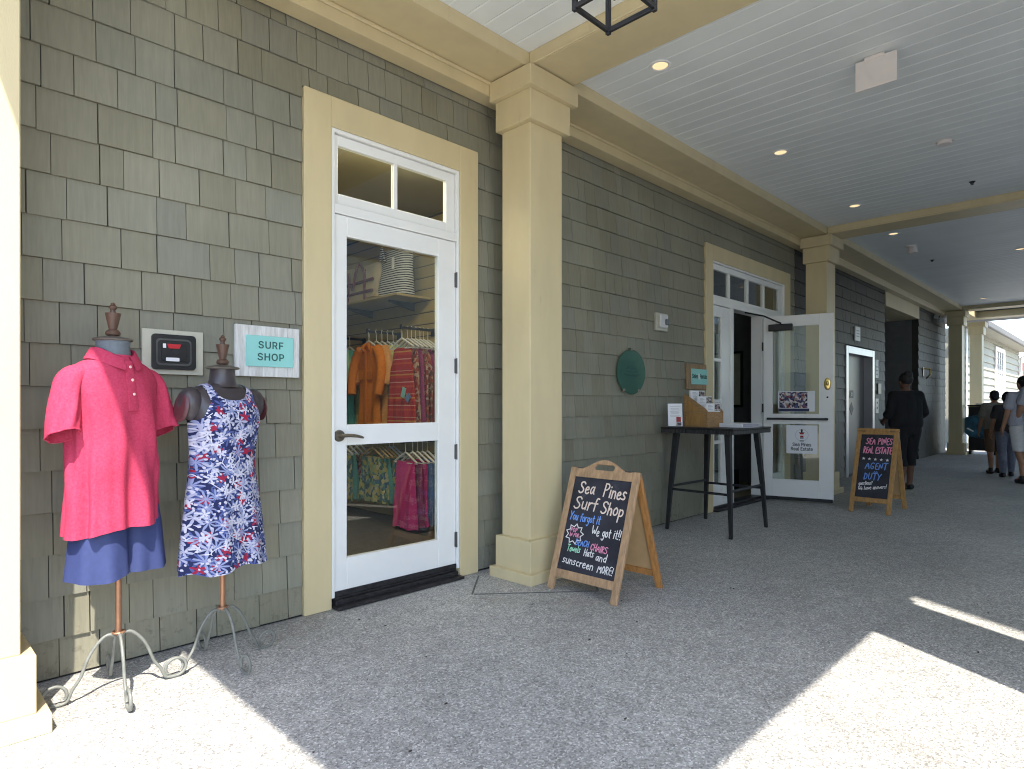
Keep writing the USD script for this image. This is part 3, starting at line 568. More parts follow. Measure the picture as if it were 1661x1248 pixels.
for i in range(6):
    hung('patterned_top', f'{ORD[i]} rust or plum patterned top behind the red striped top', 3.675 + i * .05, 1.64 - .02 * rr.random(), 2.0, [(1.80, .12), (1.74, .17), (1.6, .20), (1.0, .23)], ['floral_rust', 'cloth_plum', 'floral_rust'][i % 3], 2 + i, group='rust patterned tops on one shop arm')
def orn(t):
    t.part('collar', cat(tube(smooth_pts([(3.585, 2.20 - .055, 1.80), (3.57, 2.2 - .045, 1.86), (3.60, 2.2, 1.88), (3.57, 2.2 + .045, 1.86), (3.585, 2.2 + .055, 1.80)], 16), .016)), 'cloth_orange'); t.part('placket', box(3.553, 3.562, 2.185, 2.215, 1.05, 1.80, .003), 'cloth_orange'); t.part('chest_pocket', cat(box(3.553, 3.56, 2.08, 2.17, 1.50, 1.60, .003), box(3.553, 3.56, 2.24, 2.33, 1.50, 1.60, .003)), 'cloth_orange')
hung('orange_shirt', 'long sleeved orange shirt facing out of the shop door glass', 3.60, 2.20, 2.01, [(1.86, .05), (1.82, .12), (1.75, .20), (1.5, .20), (1.0, .21), (.85, .22)], 'cloth_orange', 3, sleeves=.66, depth=.035, extra=orn)
for i, (m, l) in enumerate([('cloth_peach', 'peach shirt right behind the orange shirt'), ('cloth_lime', 'lime shirt second behind the orange shirt'), ('cloth_green', 'mint green shirt third behind the orange shirt'), ('cloth_teal', 'teal shirt last behind the orange shirt')]):
    hung('hung_shirt', l, 3.67 + i * .06, 2.17 - .015 * i, 2.01, [(1.86, .05), (1.81, .13), (1.74, .20), (1.5, .20), (.9, .21)], m, 10 + i, sleeves=.55)
for i in range(3): hung('hung_shirt', ['front green shirt at the left edge of the door glass', 'teal shirt behind the green one at the left glass edge', 'lime shirt rearmost at the left edge of the door glass'][i], 3.62 + i * .08, 2.88, 2.0, TOP, ['cloth_green', 'cloth_teal', 'cloth_lime'][i], 20 + i, sleeves=.5, group='green shirts at the left edge of the glass')
SK = lambda z0, z1, w0, w1: [(z0, w0), (z0 - .05, w0 + .005), ((z0 + z1) / 2, (w0 + w1) / 2), (z1, w1)]
hung('pink_skirt', 'bright pink skirt hanging low behind the lower door glass', 3.60, 1.55, .88, SK(.69, .04, .15, .19), 'cloth_pink', 31, w=.19)
for i in range(4): hung('hung_skirt', ['plum skirt right behind the bright pink skirt', 'second pink skirt behind the plum skirt', 'blue skirt behind the second pink skirt', 'rearmost blue skirt on the pink skirt arm'][i], 3.67 + i * .06, 1.53, .88, SK(.70, .06, .14, .19), ['cloth_plum', 'cloth_pink', 'cloth_blue', 'cloth_blue'][i], 32 + i, w=.19, group='skirts behind the pink skirt')
hung('floral_skirt', 'green and yellow floral skirt behind the lower door glass', 3.60, 2.14, .90, SK(.70, .24, .17, .25), 'floral_green', 41, hm='hanger_wood', w=.21)
for i in range(5): hung('hung_skirt', f'{ORD[i]} {"floral" if i % 2 == 0 else "teal"} skirt behind the front green floral skirt', 3.66 + i * .05, 2.13, .90, SK(.70, .22, .16, .23), ['floral_green', 'cloth_teal'][i % 2], 42 + i, hm='hanger_wood' if i < 3 else 'hanger_white', w=.21, group='floral skirts behind the front one')

for i in range(4): hung('hung_skirt', f'{ORD[i]} dark floral skirt at the left of the lower door glass', 3.60 + i * .07, 2.72, .90, SK(.70, .20, .16, .22), ['floral_green', 'cloth_teal', 'floral_rust', 'cloth_blue'][i], 60 + i, w=.2)
room.part('display_arm', box(3.60, 3.995, 2.708, 2.732, .888, .912, .003), 'black_paint')
# ================================================================ wall fittings of the first bay
def rrect(w, h, r, n=6): return sbox(-w / 2 + r, -h / 2 + r, w / 2 - r, h / 2 - r).buffer(r, quad_segs=n)
t = Thing('defibrillator_cabinet', 'black recessed emergency cabinet in a pale metal plate between the mannequins', 'cabinet', (1.044, 0, 1.505))
A = lambda poly, d, y, c=(1.044, 1.505): frame_to(extr(poly, d), (c[0], y, c[1]), (1, 0, 0), (0, 0, 1))   # faces -Y
t.part('plate', A(sbox(-.141, -.111, .141, .111), .012, -.018), 'aed_plate')
t.part('recess_frame', A(rrect(.205, .176, .018).difference(rrect(.165, .135, .02)), .012, -.0305), 'black_plastic', smooth=30)
t.part('inner_frame', A(rrect(.164, .134, .02).difference(rrect(.152, .116, .02)), .008, -.0326), 'hinge_metal'); t.part('back', A(rrect(.164, .134, .02), .003, -.0305), 'black_paint')
t.part('unit', A(rrect(.115, .085, .008), .010, -.0336), 'black_plastic'); t.part('red_handle', A(Polygon([(-.035, .04), (.03, .04), (.022, .018), (-.026, .018)]), .005, -.044), 'aed_red')
t.part('label_plate', A(rrect(.062, .018, .003), .002, -.0438, (1.036, 1.468)), 'paper'); t.part('indicator', A(rrect(.014, .022, .002), .002, -.0438, (.998, 1.535)), 'paper')
t.part('knob', A(Point(0, 0).buffer(.014), .006, -.0438, (1.048, 1.505)), 'dark_metal')
t = Thing('shop_sign', 'whitewashed board with teal SURF SHOP plate on the shingles', 'sign', (1.527, 0, 1.536))
for k in range(5):
    a = 1.346 + k * .0728; t.part('board_plank', box(a, a + .0722, -.045, -.018, 1.397, 1.677, .002), 'whitewash')
t.part('teal_plate', box(1.400, 1.668, -.056, -.0455, 1.452, 1.622, .002), 'teal_sign')
def words(s, h, cx, z, y, bold=True, d=.0015, track=0, sx=1.0):
    ms = []; x = 0
    for ch in s:
        if ch == ' ': x += h * .45; continue
        m = meshkit.text_mesh(ch, h, d, bold=bold); x0 = m.bounds[0][0]; m.apply_translation((x - x0, 0, 0)); x = m.bounds[1][0] + h * track; ms.append(m)
    m = cat(*ms); m.vertices[:, 0] = (m.vertices[:, 0] - m.bounds[:, 0].mean()) * sx
    return frame_to(m, (cx, y, z), (1, 0, 0), (0, 0, 1))
t.part('lettering', cat(words('SURF', .038, 1.536, 1.553, -.0562, track=.22), words('SHOP', .038, 1.536, 1.487, -.0562, track=.22)), 'ink_green')

# ================================================================ second bay wall fittings
t = Thing('alarm_strobe', 'small beige alarm strobe with clear lens on the shingles', 'alarm', (5.655, 0, 2.09))
t.part('back_box', box(5.55, 5.76, -.045, -.014, 2.0, 2.18, .004), 'aed_plate'); t.part('cover', box(5.585, 5.735, -.068, -.0455, 2.03, 2.168, .012), 'camera_white'); t.part('lens', box(5.665, 5.73, -.085, -.0685, 2.06, 2.12, .01), 'far_glass')
t = Thing('oval_plate', 'green glass oval plaque on the shingle wall', 'plaque', (5.10, 0, 1.557))
el = affinity.scale(Point(0, 0).buffer(1, quad_segs=24), .235, .212)
t.part('glass', frame_to(extr(el, .008), (5.10, -.038, 1.557), (1, 0, 0), (0, 0, 1)), 'plate_glass')
t.part('rim', tube([(5.10 + .236 * math.cos(a), -.042, 1.557 + .213 * math.sin(a)) for a in np.linspace(0, 2 * math.pi, 49)], .004, 6, cap=False), 'plate_glass')
for x, z in ((5.10, 1.775), (4.975, 1.38), (5.225, 1.38)): t.part('clip', box(x - .018, x + .018, -.05, -.016, z - .014, z + .014, .003), 'handle_metal')
t.part('etched_marks', cat(*[frame_to(extr(sbox(-w, -.004, w, .004), .0005), (5.10, -.0468, z), (1, 0, 0), (0, 0, 1)) for w, z in ((.05, 1.60), (.09, 1.575), (.12, 1.535), (.07, 1.51))]), 'ink_green')
t = Thing('rental_sign', 'brown wooden board with teal plate beside the open door casing', 'sign', (6.39, 0, 1.55))
for k in range(5): a = 6.178 + k * .085; t.part('board_plank', box(a, a + .0844, -.040, -.016, 1.41, 1.69, .002), 'raw_wood')
t.part('teal_plate', box(6.248, 6.60, -.050, -.0405, 1.466, 1.638, .002), 'teal_sign')
t.part('lettering', cat(words('Sales', .045, 6.325, 1.535, -.0502, sx=.95), words('Rentals', .045, 6.515, 1.535, -.0502, sx=.85)), 'ink_green'); t.part('emblem', cat(words('&', .06, 6.415, 1.525, -.0503)), 'paper')

# ================================================================ real estate office door
t = Thing('office_entrance', 'white office doorway with four-pane transom and its glass leaf swung open', 'door', (7.85, 0, 0))
t.part('casing', cat(box(6.607, 6.777, -.036, .02, .003, 3.092, .004), box(8.885, 9.080, -.036, .02, .003, 3.092, .004), box(6.777, 8.885, -.036, .02, 2.916, 3.092, .004)), 'trim_paint')
t.part('jamb', cat(box(6.779, 6.792, -.03, .12, .03, 2.914, .002), box(8.86, 8.883, -.03, .12, .03, 2.914, .002), box(6.792, 8.86, -.03, .12, 2.895, 2.914, .002), box(6.792, 8.86, -.026, .12, 2.41, 2.475, .003),
       box(7.245, 7.325, -.024, .12, .03, 2.41, .003), box(8.135, 8.185, -.024, .12, .03, 2.41, .003)), 'white_paint')
xs = [6.80, 7.225, 7.27, 7.735, 7.785, 8.225, 8.275, 8.74]
tsa = t.part('transom_sash', cat(box(6.795, 8.857, -.005, .035, 2.478, 2.528, .003), box(6.795, 8.857, -.005, .035, 2.826, 2.892, .003), box(8.742, 8.857, -.005, .035, 2.528, 2.826)), 'white_paint')
for a, b in ((7.227, 7.268), (7.737, 7.783), (8.227, 8.273)): t.part('muntin', box(a, b, -.005, .035, 2.528, 2.826, .002), 'white_paint', parent=tsa)
for a, b in zip(xs[::2], xs[1::2]): t.part('pane', box(a, b, .012, .018, 2.528, 2.826), 'pane_glass', parent=tsa)
sl = t.part('fixed_leaf', cat(box(6.794, 6.853, -.01, .034, .055, 2.405, .003), box(7.035, 7.243, -.01, .034, .055, 2.405, .003), box(6.853, 7.035, -.01, .034, 2.276, 2.405, .003), box(6.853, 7.035, -.01, .034, .055, .31, .003)), 'white_paint')
for z in (.80, 1.285, 1.77): t.part('muntin', box(6.853, 7.035, -.006, .03, z - .02, z + .02, .002), 'white_paint', parent=sl)
for a, b in ((.31, .78), (.82, 1.265), (1.305, 1.75), (1.79, 2.276)): t.part('pane', box(6.853, 7.035, .01, .016, a, b), 'pane_glass', parent=sl)
fr = t.part('right_sidelight', cat(box(8.19, 8.24, -.01, .034, .055, 2.405, .003), box(8.80, 8.857, -.01, .034, .055, 2.405, .003), box(8.24, 8.80, -.01, .034, 2.28, 2.405, .003), box(8.24, 8.80, -.01, .034, .055, .31, .003)), 'white_paint')
t.part('pane', box(8.24, 8.80, .01, .016, .31, 2.28), 'pane_glass', parent=fr)
t.part('threshold', cat(box(6.78, 8.88, -.09, .12, .002, .022, .005), box(6.794, 8.857, -.03, .12, .022, .052, .004)), 'threshold_metal')
# the swung leaf, built closed along +u from the hinge, then turned
h = np.array([8.135, -.045]); o = np.array([8.345, -.84]); u = o - h; LW = float(np.linalg.norm(u)); ang = math.degrees(math.atan2(u[1], u[0]))
LT = rz(ang, (h[0], h[1], 0))
L = lambda *a: xf(box(*a), LT)       # local x from hinge outward; local y<0 faces the camera side
leaf = t.part('open_leaf', cat(L(.005, .115, -.022, .022, .045, 2.385, .003), L(LW - .165, LW, -.022, .022, .045, 2.385, .003), L(.115, LW - .165, -.022, .022, 2.245, 2.385, .003), L(.115, LW - .165, -.022, .022, .995, 1.125, .003), L(.115, LW - .165, -.022, .022, .045, .285, .003)), 'white_paint')
t.part('upper_pane', L(.115, LW - .165, -.003, .003, 1.125, 2.245), 'pane_glass', parent=leaf); t.part('lower_pane', L(.115, LW - .165, -.003, .003, .285, .995), 'pane_glass', parent=leaf)
t.part('push_bar', cat(L(.05, LW - .06, -.062, -.046, 1.046, 1.074, .004), L(.06, .09, -.046, -.022, 1.045, 1.075), L(LW - .1, LW - .07, -.046, -.022, 1.045, 1.075)), 'black_paint', parent=leaf)
t.part('door_closer', cat(L(.07, .36, -.085, -.024, 2.19, 2.275, .008)), 'dark_metal', parent=leaf)
t.part('closer_arm', tube([(*(LT @ [.22, -.055, 2.285, 1])[:2], 2.285), (7.95, -.13, 2.375), (7.65, -.02, 2.40)], .011, 8), 'dark_metal')
t.part('lock_plate', cat(xf(sphere((0, 0, 0), 1, 2, (.040, .012, .078)), LT @ tr(LW - .07, -.026, 1.50)), xf(sphere((0, 0, 0), 1, 2, (.018, .02, .03)), LT @ tr(LW - .07, -.036, 1.51))), 'brass', smooth=60, parent=leaf)
t.part('key_hole', xf(sphere((0, 0, 0), 1, 1, (.012, .004, .012)), LT @ tr(LW - .07, -.023, 1.335)), 'black_paint', parent=leaf)
for z in (.4, 1.2, 2.0): t.part('hinge', L(-.012, .006, -.026, .0, z - .055, z + .055, .002), 'black_paint', parent=leaf)
t.part('door_sweep', L(.02, LW - .01, -.028, -.0225, .02, .062, .002), 'black_paint', parent=leaf)
def onleaf(poly, d, x, z, y): return xf(frame_to(extr(poly, d), (x, y, z), (1, 0, 0), (0, 0, 1)), LT)
p = Thing('photo_poster', 'group photo poster taped inside the open glass door', 'poster', (8.25, -.45, 1.2))
def lf_(m, nm, *a, th=p): th.part(nm, onleaf(*a), m)
lf_('paper', 'sheet', sbox(-.215, -.13, .215, .13), .002, .395, 1.285, -.0075); lf_('photo_print', 'picture', sbox(-.20, -.085, .13, .12), .0008, .395, 1.285, -.0097); lf_('ink_navy', 'caption_band', sbox(-.213, -.128, .15, -.092), .0008, .395, 1.285, -.0097)
s = Thing('lighthouse_sign', 'white square sign with striped lighthouse on the lower open door glass', 'sign', (8.25, -.5, .83))
sx0, sz0 = .46, .80
lf_('paper', 'sheet', rrect(.36, .36, .01), .004, sx0, sz0, -.0095, th=s)
lf_('ink_grey', 'ring', Point(0, .055).buffer(.075).difference(Point(0, .055).buffer(.072)), .0006, sx0, sz0, -.0137, th=s)
lf_('ink_red', 'lighthouse_bands', unary_union([Polygon([(-.030, .085), (.030, .085), (.018, .065), (-.018, .065)]), Polygon([(-.018, .048), (.018, .048), (.02, .03), (-.02, .03)])]), .0006, sx0, sz0, -.0142, th=s)
lf_('ink', 'lighthouse', unary_union([sbox(-.010, .09, .010, .115), Polygon([(-.016, .115), (.016, .115), (0, .135)]), sbox(-.032, .085, .032, .091), sbox(-.02, .012, .02, .026), sbox(-.024, -.024, .024, -.012)]), .0006, sx0, sz0, -.0142, th=s)
for tx, zz in (('Sea Pines', -.085), ('Real Estate', -.14)):
    m = words(tx, .042, 0, 0, 0, bold=True, track=.06, sx=.85); s.part('lettering', xf(m, LT @ tr(sx0, -.0138, sz0 + zz)), 'ink')
room = Thing('office_room', 'dark office room seen through the open doorway', 'room', (7.7, 2, 0))
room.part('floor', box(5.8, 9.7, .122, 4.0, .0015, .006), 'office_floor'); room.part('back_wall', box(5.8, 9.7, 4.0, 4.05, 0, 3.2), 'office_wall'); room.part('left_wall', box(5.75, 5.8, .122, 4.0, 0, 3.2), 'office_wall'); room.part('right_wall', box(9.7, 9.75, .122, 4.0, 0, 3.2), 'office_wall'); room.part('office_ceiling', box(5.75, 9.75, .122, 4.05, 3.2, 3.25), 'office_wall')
t = Thing('framed_picture', 'pale framed picture on the dark office wall', 'picture', (9.69, 1.2, 1.7)); t.part('frame', box(9.67, 9.698, .93, 1.47, 1.2, 2.1, .006), 'black_paint'); t.part('picture', box(9.66, 9.669, .97, 1.43, 1.24, 2.06), 'photo_frame')
t = Thing('water_cooler_bottle', 'dark water bottle standing in the office doorway shadow', 'bottle', (8.5, .75, 0))
wb = (8.55, .72, .32); t.part('stand', box(8.38, 8.72, .55, .89, .008, .318, .01), 'black_plastic'); t.part('bottle', lathe([(0, 0), (.13, 0), (.14, .02), (.14, .27), (.12, .33), (.04, .37), (.03, .44), (0, .44)], wb, 24), 'water_bottle', smooth=40)
# ================================================================ hand lettering (single-stroke letters, cap height 1)
G = {}
def gl(ch, w, *strokes): G[ch] = (w, [np.array([float(v) for v in s.replace(',', ' ').split()]).reshape(-1, 2) for s in strokes])
gl('S', .62, '.56,.84 .42,1 .18,.97 .08,.78 .22,.58 .44,.45 .54,.26 .42,.04 .18,0 .03,.14')
gl('P', .58, '.12,0 .12,1', '.12,.98 .40,.98 .54,.78 .42,.54 .12,.48'); gl('Y', .6, '.02,1 .30,.52', '.58,1 .30,.52 .20,0')
gl('W', .8, '.02,1 .18,0 .40,.72 .58,0 .78,1'); gl('B', .56, '.1,0 .1,1', '.1,1 .42,.96 .44,.66 .1,.54', '.1,.54 .5,.48 .5,.06 .1,0'); gl('E', .52, '.5,1 .1,1 .1,0 .5,0', '.1,.52 .42,.54')
gl('A', .62, '.02,0 .3,1 .6,0', '.14,.36 .50,.38'); gl('C', .58, '.54,.82 .38,1 .14,.86 .06,.45 .16,.08 .38,0 .55,.16'); gl('H', .6, '.1,0 .1,1', '.52,0 .52,1', '.1,.5 .52,.54'); gl('I', .2, '.1,0 .1,1')
gl('R', .58, '.1,0 .1,1', '.1,1 .44,.95 .46,.62 .1,.5', '.2,.5 .54,0'); gl('T', .6, '.02,.98 .58,1', '.3,.98 .28,0'); gl('M', .76, '.06,0 .12,1 .38,.3 .62,1 .70,0'); gl('D', .6, '.1,0 .1,1', '.1,1 .46,.86 .54,.5 .44,.1 .1,0')
gl('U', .6, '.08,1 .08,.25 .28,0 .5,.22 .52,1'); gl('G', .62, '.54,.84 .36,1 .12,.82 .06,.4 .2,.04 .46,.02 .54,.42 .34,.42'); gl('N', .62, '.08,0 .1,1 .52,.02 .54,1'); gl('F', .5, '.1,0 .1,1 .5,1', '.1,.54 .42,.55'); gl('L', .5, '.1,1 .1,0 .48,.02'); gl('O', .62, '.3,1 .08,.76 .08,.24 .3,0 .54,.24 .54,.76 .3,1')
gl('e', .5, '.08,.32 .42,.36 .36,.58 .18,.6 .06,.34 .14,.04 .34,0 .46,.12'); gl('a', .5, '.40,.52 .2,.6 .06,.34 .14,.02 .30,.06 .41,.5', '.41,.58 .40,.1 .48,.02'); gl('i', .2, '.1,.58 .1,.02', '.1,.8 .11,.83'); gl('n', .5, '.08,.58 .08,0', '.08,.4 .24,.6 .4,.5 .42,0')
gl('s', .44, '.38,.52 .22,.62 .08,.46 .2,.32 .36,.2 .28,.02 .05,.06'); gl('u', .5, '.08,.58 .08,.14 .22,0 .4,.16', '.42,.58 .42,0'); gl('r', .4, '.08,.58 .08,0', '.08,.36 .2,.56 .36,.56'); gl('f', .4, '.40,.94 .26,1 .18,.8 .18,-.04', '.04,.54 .36,.56'); gl('h', .5, '.08,1 .08,0', '.08,.36 .24,.58 .4,.46 .42,0')
gl('o', .48, '.24,.6 .06,.42 .08,.12 .24,0 .42,.14 .42,.44 .24,.6'); gl('p', .5, '.08,.58 .08,-.4', '.08,.46 .26,.6 .44,.4 .36,.06 .08,.08'); gl('g', .5, '.40,.5 .2,.6 .06,.34 .18,.06 .40,.2', '.42,.58 .42,-.22 .22,-.4 .06,-.26'); gl('t', .4, '.2,.9 .2,.1 .34,.02', '.04,.6 .38,.62')
gl('w', .62, '.04,.58 .16,.02 .3,.44 .44,.02 .58,.58'); gl('l', .22, '.1,1 .1,.1 .18,.02'); gl('d', .5, '.40,.5 .2,.58 .06,.3 .18,.02 .40,.14', '.42,1 .42,0'); gl('c', .44, '.38,.5 .2,.6 .06,.32 .16,.02 .38,.08'); gl('q', .5, '.40,.5 .2,.6 .06,.34 .18,.04 .40,.16', '.42,.58 .42,-.4 .52,-.3'); gl('v', .46, '.04,.58 .22,0 .42,.58')
gl('y', .5, '.06,.58 .22,.06', '.44,.58 .2,-.36 .06,-.34'); gl('m', .7, '.06,.58 .06,0', '.06,.4 .2,.6 .32,.46 .34,0', '.34,.4 .48,.6 .62,.46 .64,0'); gl('!', .24, '.14,1 .10,.3', '.09,.04 .10,.0'); gl('?', .44, '.06,.84 .2,1 .38,.84 .2,.5 .2,.3', '.2,.04 .21,.0')
def chaikin(p, n=2):
    for _ in range(n):
        if len(p) < 3: return p
        q = [p[0]]
        for a, b in zip(p[:-1], p[1:]): q += [a * .75 + b * .25, a * .25 + b * .75]
        q[1] = p[0] * .75 + p[1] * .25; q.append(p[-1]); p = np.array(q)
    return p
def script_(text, h, x, y, w, slant=.12, drop=0.0, seed=0, sx=1.0, gap=.12):
    """handwritten line -> shapely shape; x, y = start of the baseline, w = stroke width, drop = baseline fall per unit"""
    r = random.Random(seed); out = []; cx = x
    for ch in text:
        if ch == ' ': cx += h * .42 * sx; continue
        gw, st = G[ch]; k = r.uniform(.93, 1.08); dy = r.uniform(-.03, .03) * h
        for s in st:
            p = chaikin(s); p = np.stack([cx + (p[:, 0] + slant * p[:, 1]) * h * sx * k, y - drop * (cx - x) + dy + p[:, 1] * h * k], 1)
            out.append(LineString(p).buffer(w / 2 * r.uniform(.9, 1.1), quad_segs=3))
        cx += (gw + gap) * h * sx * k
    return unary_union(out), cx
def fit(text, h, x0, x1, y, w, **k):
    s, cx = script_(text, h, 0, 0, w, **k); k2 = dict(k); k2['sx'] = (x1 - x0) / cx
    return affinity.translate(script_(text, h, 0, 0, w, **k2)[0], x0, y)

# ================================================================ sandwich boards
def lean_box(x0, x1, z0, z1, y0, y1, b=.003): return box(x0, x1, y0, y1, z0, z1, b)
def easel(name, label, W, H, foot, spread, base, rotz, arch, wood, back, bark):
    """local: x across the front, -y towards the reader, panels lean; origin on the floor under the middle"""
    t = Thing(name, label, 'sign board', base, rot=rotz, local=True)
    th = math.degrees(math.atan2(spread / 2, H)); Ln = H / math.cos(math.radians(th))
    Tf = rot(-th, (1, 0, 0), (0, -spread / 2, 0)); Tb = rot(th, (1, 0, 0), (0, spread / 2, 0))
    Tf = tr(0, -spread / 2, 0) @ rot(-th, (1, 0, 0)); Tb = tr(0, spread / 2, 0) @ rot(th, (1, 0, 0))
    s = .048; hw = W / 2; zb = foot
    F = lambda m: xf(m, Tf); B = lambda m: xf(m, Tb)
    t.part('stile', F(box(-hw, -hw + s, -.012, .012, 0, Ln, .003)), wood); t.part('stile', F(box(hw - s, hw, -.012, .012, 0, Ln, .003)), wood)
    if arch:
        a = np.linspace(0, np.pi, 25); top = [(-hw + s, Ln - .065), (hw - s, Ln - .065), (hw - s, Ln - .002)]
        xs_ = np.linspace(hw - s, -hw + s, 41); top += [(x, Ln - .002 + .066 * np.clip((1 - (x / (hw * .62)) ** 2), 0, 1) ** 1.6) for x in xs_]
        pl = Polygon(top).difference(affinity.scale(Point(0, 0).buffer(1), .088, .021).buffer(.004)) if False else Polygon(top).difference(affinity.translate(LineString([(-.065, 0), (.065, 0)]).buffer(.020), 0, Ln + .012))
        t.part('top_rail', F(frame_to(extr(pl, .022), (0, .011, 0), (1, 0, 0), (0, 0, 1))), wood)
    else: t.part('top_rail', F(box(-hw - .004, hw + .004, -.014, .014, Ln + .001, Ln + .034, .003)), wood); t.part('rail', F(box(-hw + s, hw - s, -.011, .011, Ln - .04, Ln, .003)), wood)
    t.part('bottom_rail', F(box(-hw + s, hw - s, -.011, .011, zb, zb + .055, .003)), wood)
    pb0, pb1 = zb + .055, Ln - (.065 if arch else .04)
    bd = t.part('chalkboard', F(box(-hw + s, hw - s, -.003, .003, pb0, pb1)), 'chalkboard')
    Bs = Ln - .01
    t.part('back_stile', B(box(-hw, -hw + s, -.012, .012, 0, Bs, .003)), back); t.part('back_stile', B(box(hw - s, hw, -.012, .012, 0, Bs, .003)), back)
    t.part('back_rail', B(box(-hw + s, hw - s, -.011, .011, zb, zb + .05, .003)), back); t.part('back_top_rail', B(box(-hw + s, hw - s, -.011, .011, Bs - .06, Bs, .003)), back); t.part('back_board', B(box(-hw + s, hw - s, -.003, .003, zb + .05, Bs - .06)), bark)
    t.part('hinge', cat(*[xf(box(x - .025, x + .025, -.016, .016, -.003, .003, .001), tr(0, 0, H + .002)) for x in (-hw * .7, hw * .7)]), 'hinge_metal')
    def write(shape, m): t.part('lettering', F(frame_to(extr(shape, .0008), (0, -.0031, 0), (1, 0, 0), (0, 0, 1))), m)
    return t, write, pb0, pb1, hw - s
# first board: front feet on x = 3.19, faces -X; local -y -> world -X
bx0, by0 = 3.455, -.935
t, wr, z0, z1, q = easel('sandwich_board', 'wooden chalkboard easel with arched handle, before the first column', .565, .80, .085, .53, (bx0, by0, 0), -90, True, 'easel_wood', 'easel_wood_dark', 'easel_back')
Hh = z1 - z0; Y = lambda f: z0 + Hh * f
wr(fit('Sea', .082, -.185, -.045, Y(.825), .0105, seed=1, gap=.05), 'chalk_cream'); wr(fit('Pines', .082, .02, .21, Y(.815), .0105, seed=2, gap=.05, drop=.05), 'chalk_cream'); wr(fit('Surf', .085, -.20, .00, Y(.655), .0105, seed=3, gap=.05), 'chalk_cream'); wr(fit('Shop', .082, .03, .215, Y(.645), .0105, seed=4, gap=.05, drop=.06), 'chalk_cream')
wr(fit('You forgot it', .055, -.215, .045, Y(.53), .0068, seed=5, gap=.05, drop=.02), 'chalk_blue')
wr(fit('We got it!!', .058, -.01, .225, Y(.405), .0068, seed=6, gap=.05), 'chalk_white'); wr(fit('Hats', .046, -.04, .045, Y(.185), .0062, seed=7, gap=.05), 'chalk_white'); wr(fit('and', .050, .06, .15, Y(.16), .0062, seed=8, gap=.05), 'chalk_white'); wr(fit('sunscreen', .050, -.205, .06, Y(.075), .0065, seed=9, gap=.05, drop=.05), 'chalk_white'); wr(fit('MORE!', .046, .09, .215, Y(.05), .0062, seed=10, gap=.05), 'chalk_white')
st = [(math.cos(k * math.pi / 9 + .1) * (.075 if k % 2 == 0 else .052) - .145, math.sin(k * math.pi / 9 + .1) * (.068 if k % 2 == 0 else .048) + Y(.385)) for k in range(18)]
wr(LineString(st + st[:1]).buffer(.0032), 'chalk_white')
wr(fit('POP', .026, -.185, -.125, Y(.405), .005, seed=11, gap=.08), 'chalk_pink'); wr(fit('IN FOR', .024, -.185, -.105, Y(.355), .0045, seed=12, gap=.08), 'chalk_pink')
wr(fit('BEACH', .040, -.125, -.01, Y(.275), .0062, seed=13, gap=.08), 'chalk_blue'); wr(fit('CHAIRS', .042, .005, .145, Y(.255), .0062, seed=14, gap=.08, drop=.06), 'chalk_pink'); wr(fit('Towels', .042, -.185, -.07, Y(.20), .0062, seed=15, gap=.06), 'chalk_green')
# second board
t, wr, z0, z1, q = easel('sandwich_board', 'smaller pine chalkboard easel with pink and blue lettering, beside the person in black', .435, .925, .125, .66, (8.285, -1.345, 0), -91, False, 'pine', 'pine', 'easel_back')
Hh = z1 - z0
wr(fit('SEA PINES', .074, -.115, .165, Y(.845), .0105, seed=21, gap=.1), 'chalk_pink'); wr(fit('REAL ESTATE', .074, -.135, .168, Y(.70), .0105, seed=22, gap=.08), 'chalk_pink')
def star(cx, cy, r): return Polygon([(cx + math.cos(math.pi / 2 + k * math.pi / 5) * (r if k % 2 == 0 else r * .42), cy + math.sin(math.pi / 2 + k * math.pi / 5) * (r if k % 2 == 0 else r * .42)) for k in range(10)])
[wr(star(-.12 + k * .062, Y(.61) - k * .002, .020), 'chalk_white') for k in range(5)]
wr(fit('AGENT', .076, -.095, .14, Y(.45), .010, seed=23, gap=.1), 'chalk_blue'); wr(fit('on', .032, .0, .045, Y(.385), .006, seed=24), 'chalk_blue'); wr(fit('DUTY', .074, -.10, .085, Y(.28), .010, seed=25, gap=.1), 'chalk_blue')
wr(fit('questions?', .045, -.145, .0, Y(.185), .0062, seed=26, gap=.05, drop=-.12), 'chalk_white'); wr(fit('We have answers!', .045, -.145, .15, Y(.105), .0062, seed=27, gap=.05, drop=-.16), 'chalk_white')

# ================================================================ tall table and what stands on it
TX0, TX1, TY0, TY1, TZ = 5.50, 6.36, -.875, -.115, 1.02
t = Thing('bar_table', 'tall black woven-top table beside the open office door', 'table', (5.93, -.5, 0))
t.part('table_top', box(TX0, TX1, TY0, TY1, TZ - .018, TZ, .006), 'rattan')
ap = []
for k in range(54):
    for side in range(4):
        L_ = (TX1 - TX0) if side < 2 else (TY1 - TY0); n = 54 if side < 2 else 48
        if k >= n: continue
        p = (k + .5) / n * (L_ - .02) + .01
        if side == 0: ap.append(box(TX0 + p - .006, TX0 + p + .006, TY0 + .002, TY0 + .014, TZ - .058, TZ - .0185, .003))
        if side == 1: ap.append(box(TX0 + p - .006, TX0 + p + .006, TY1 - .014, TY1 - .002, TZ - .058, TZ - .0185, .003))
        if side == 2: ap.append(box(TX0 + .002, TX0 + .014, TY0 + p - .006, TY0 + p + .006, TZ - .058, TZ - .0185, .003))
        if side == 3: ap.append(box(TX1 - .014, TX1 - .002, TY0 + p - .006, TY0 + p + .006, TZ - .058, TZ - .0185, .003))
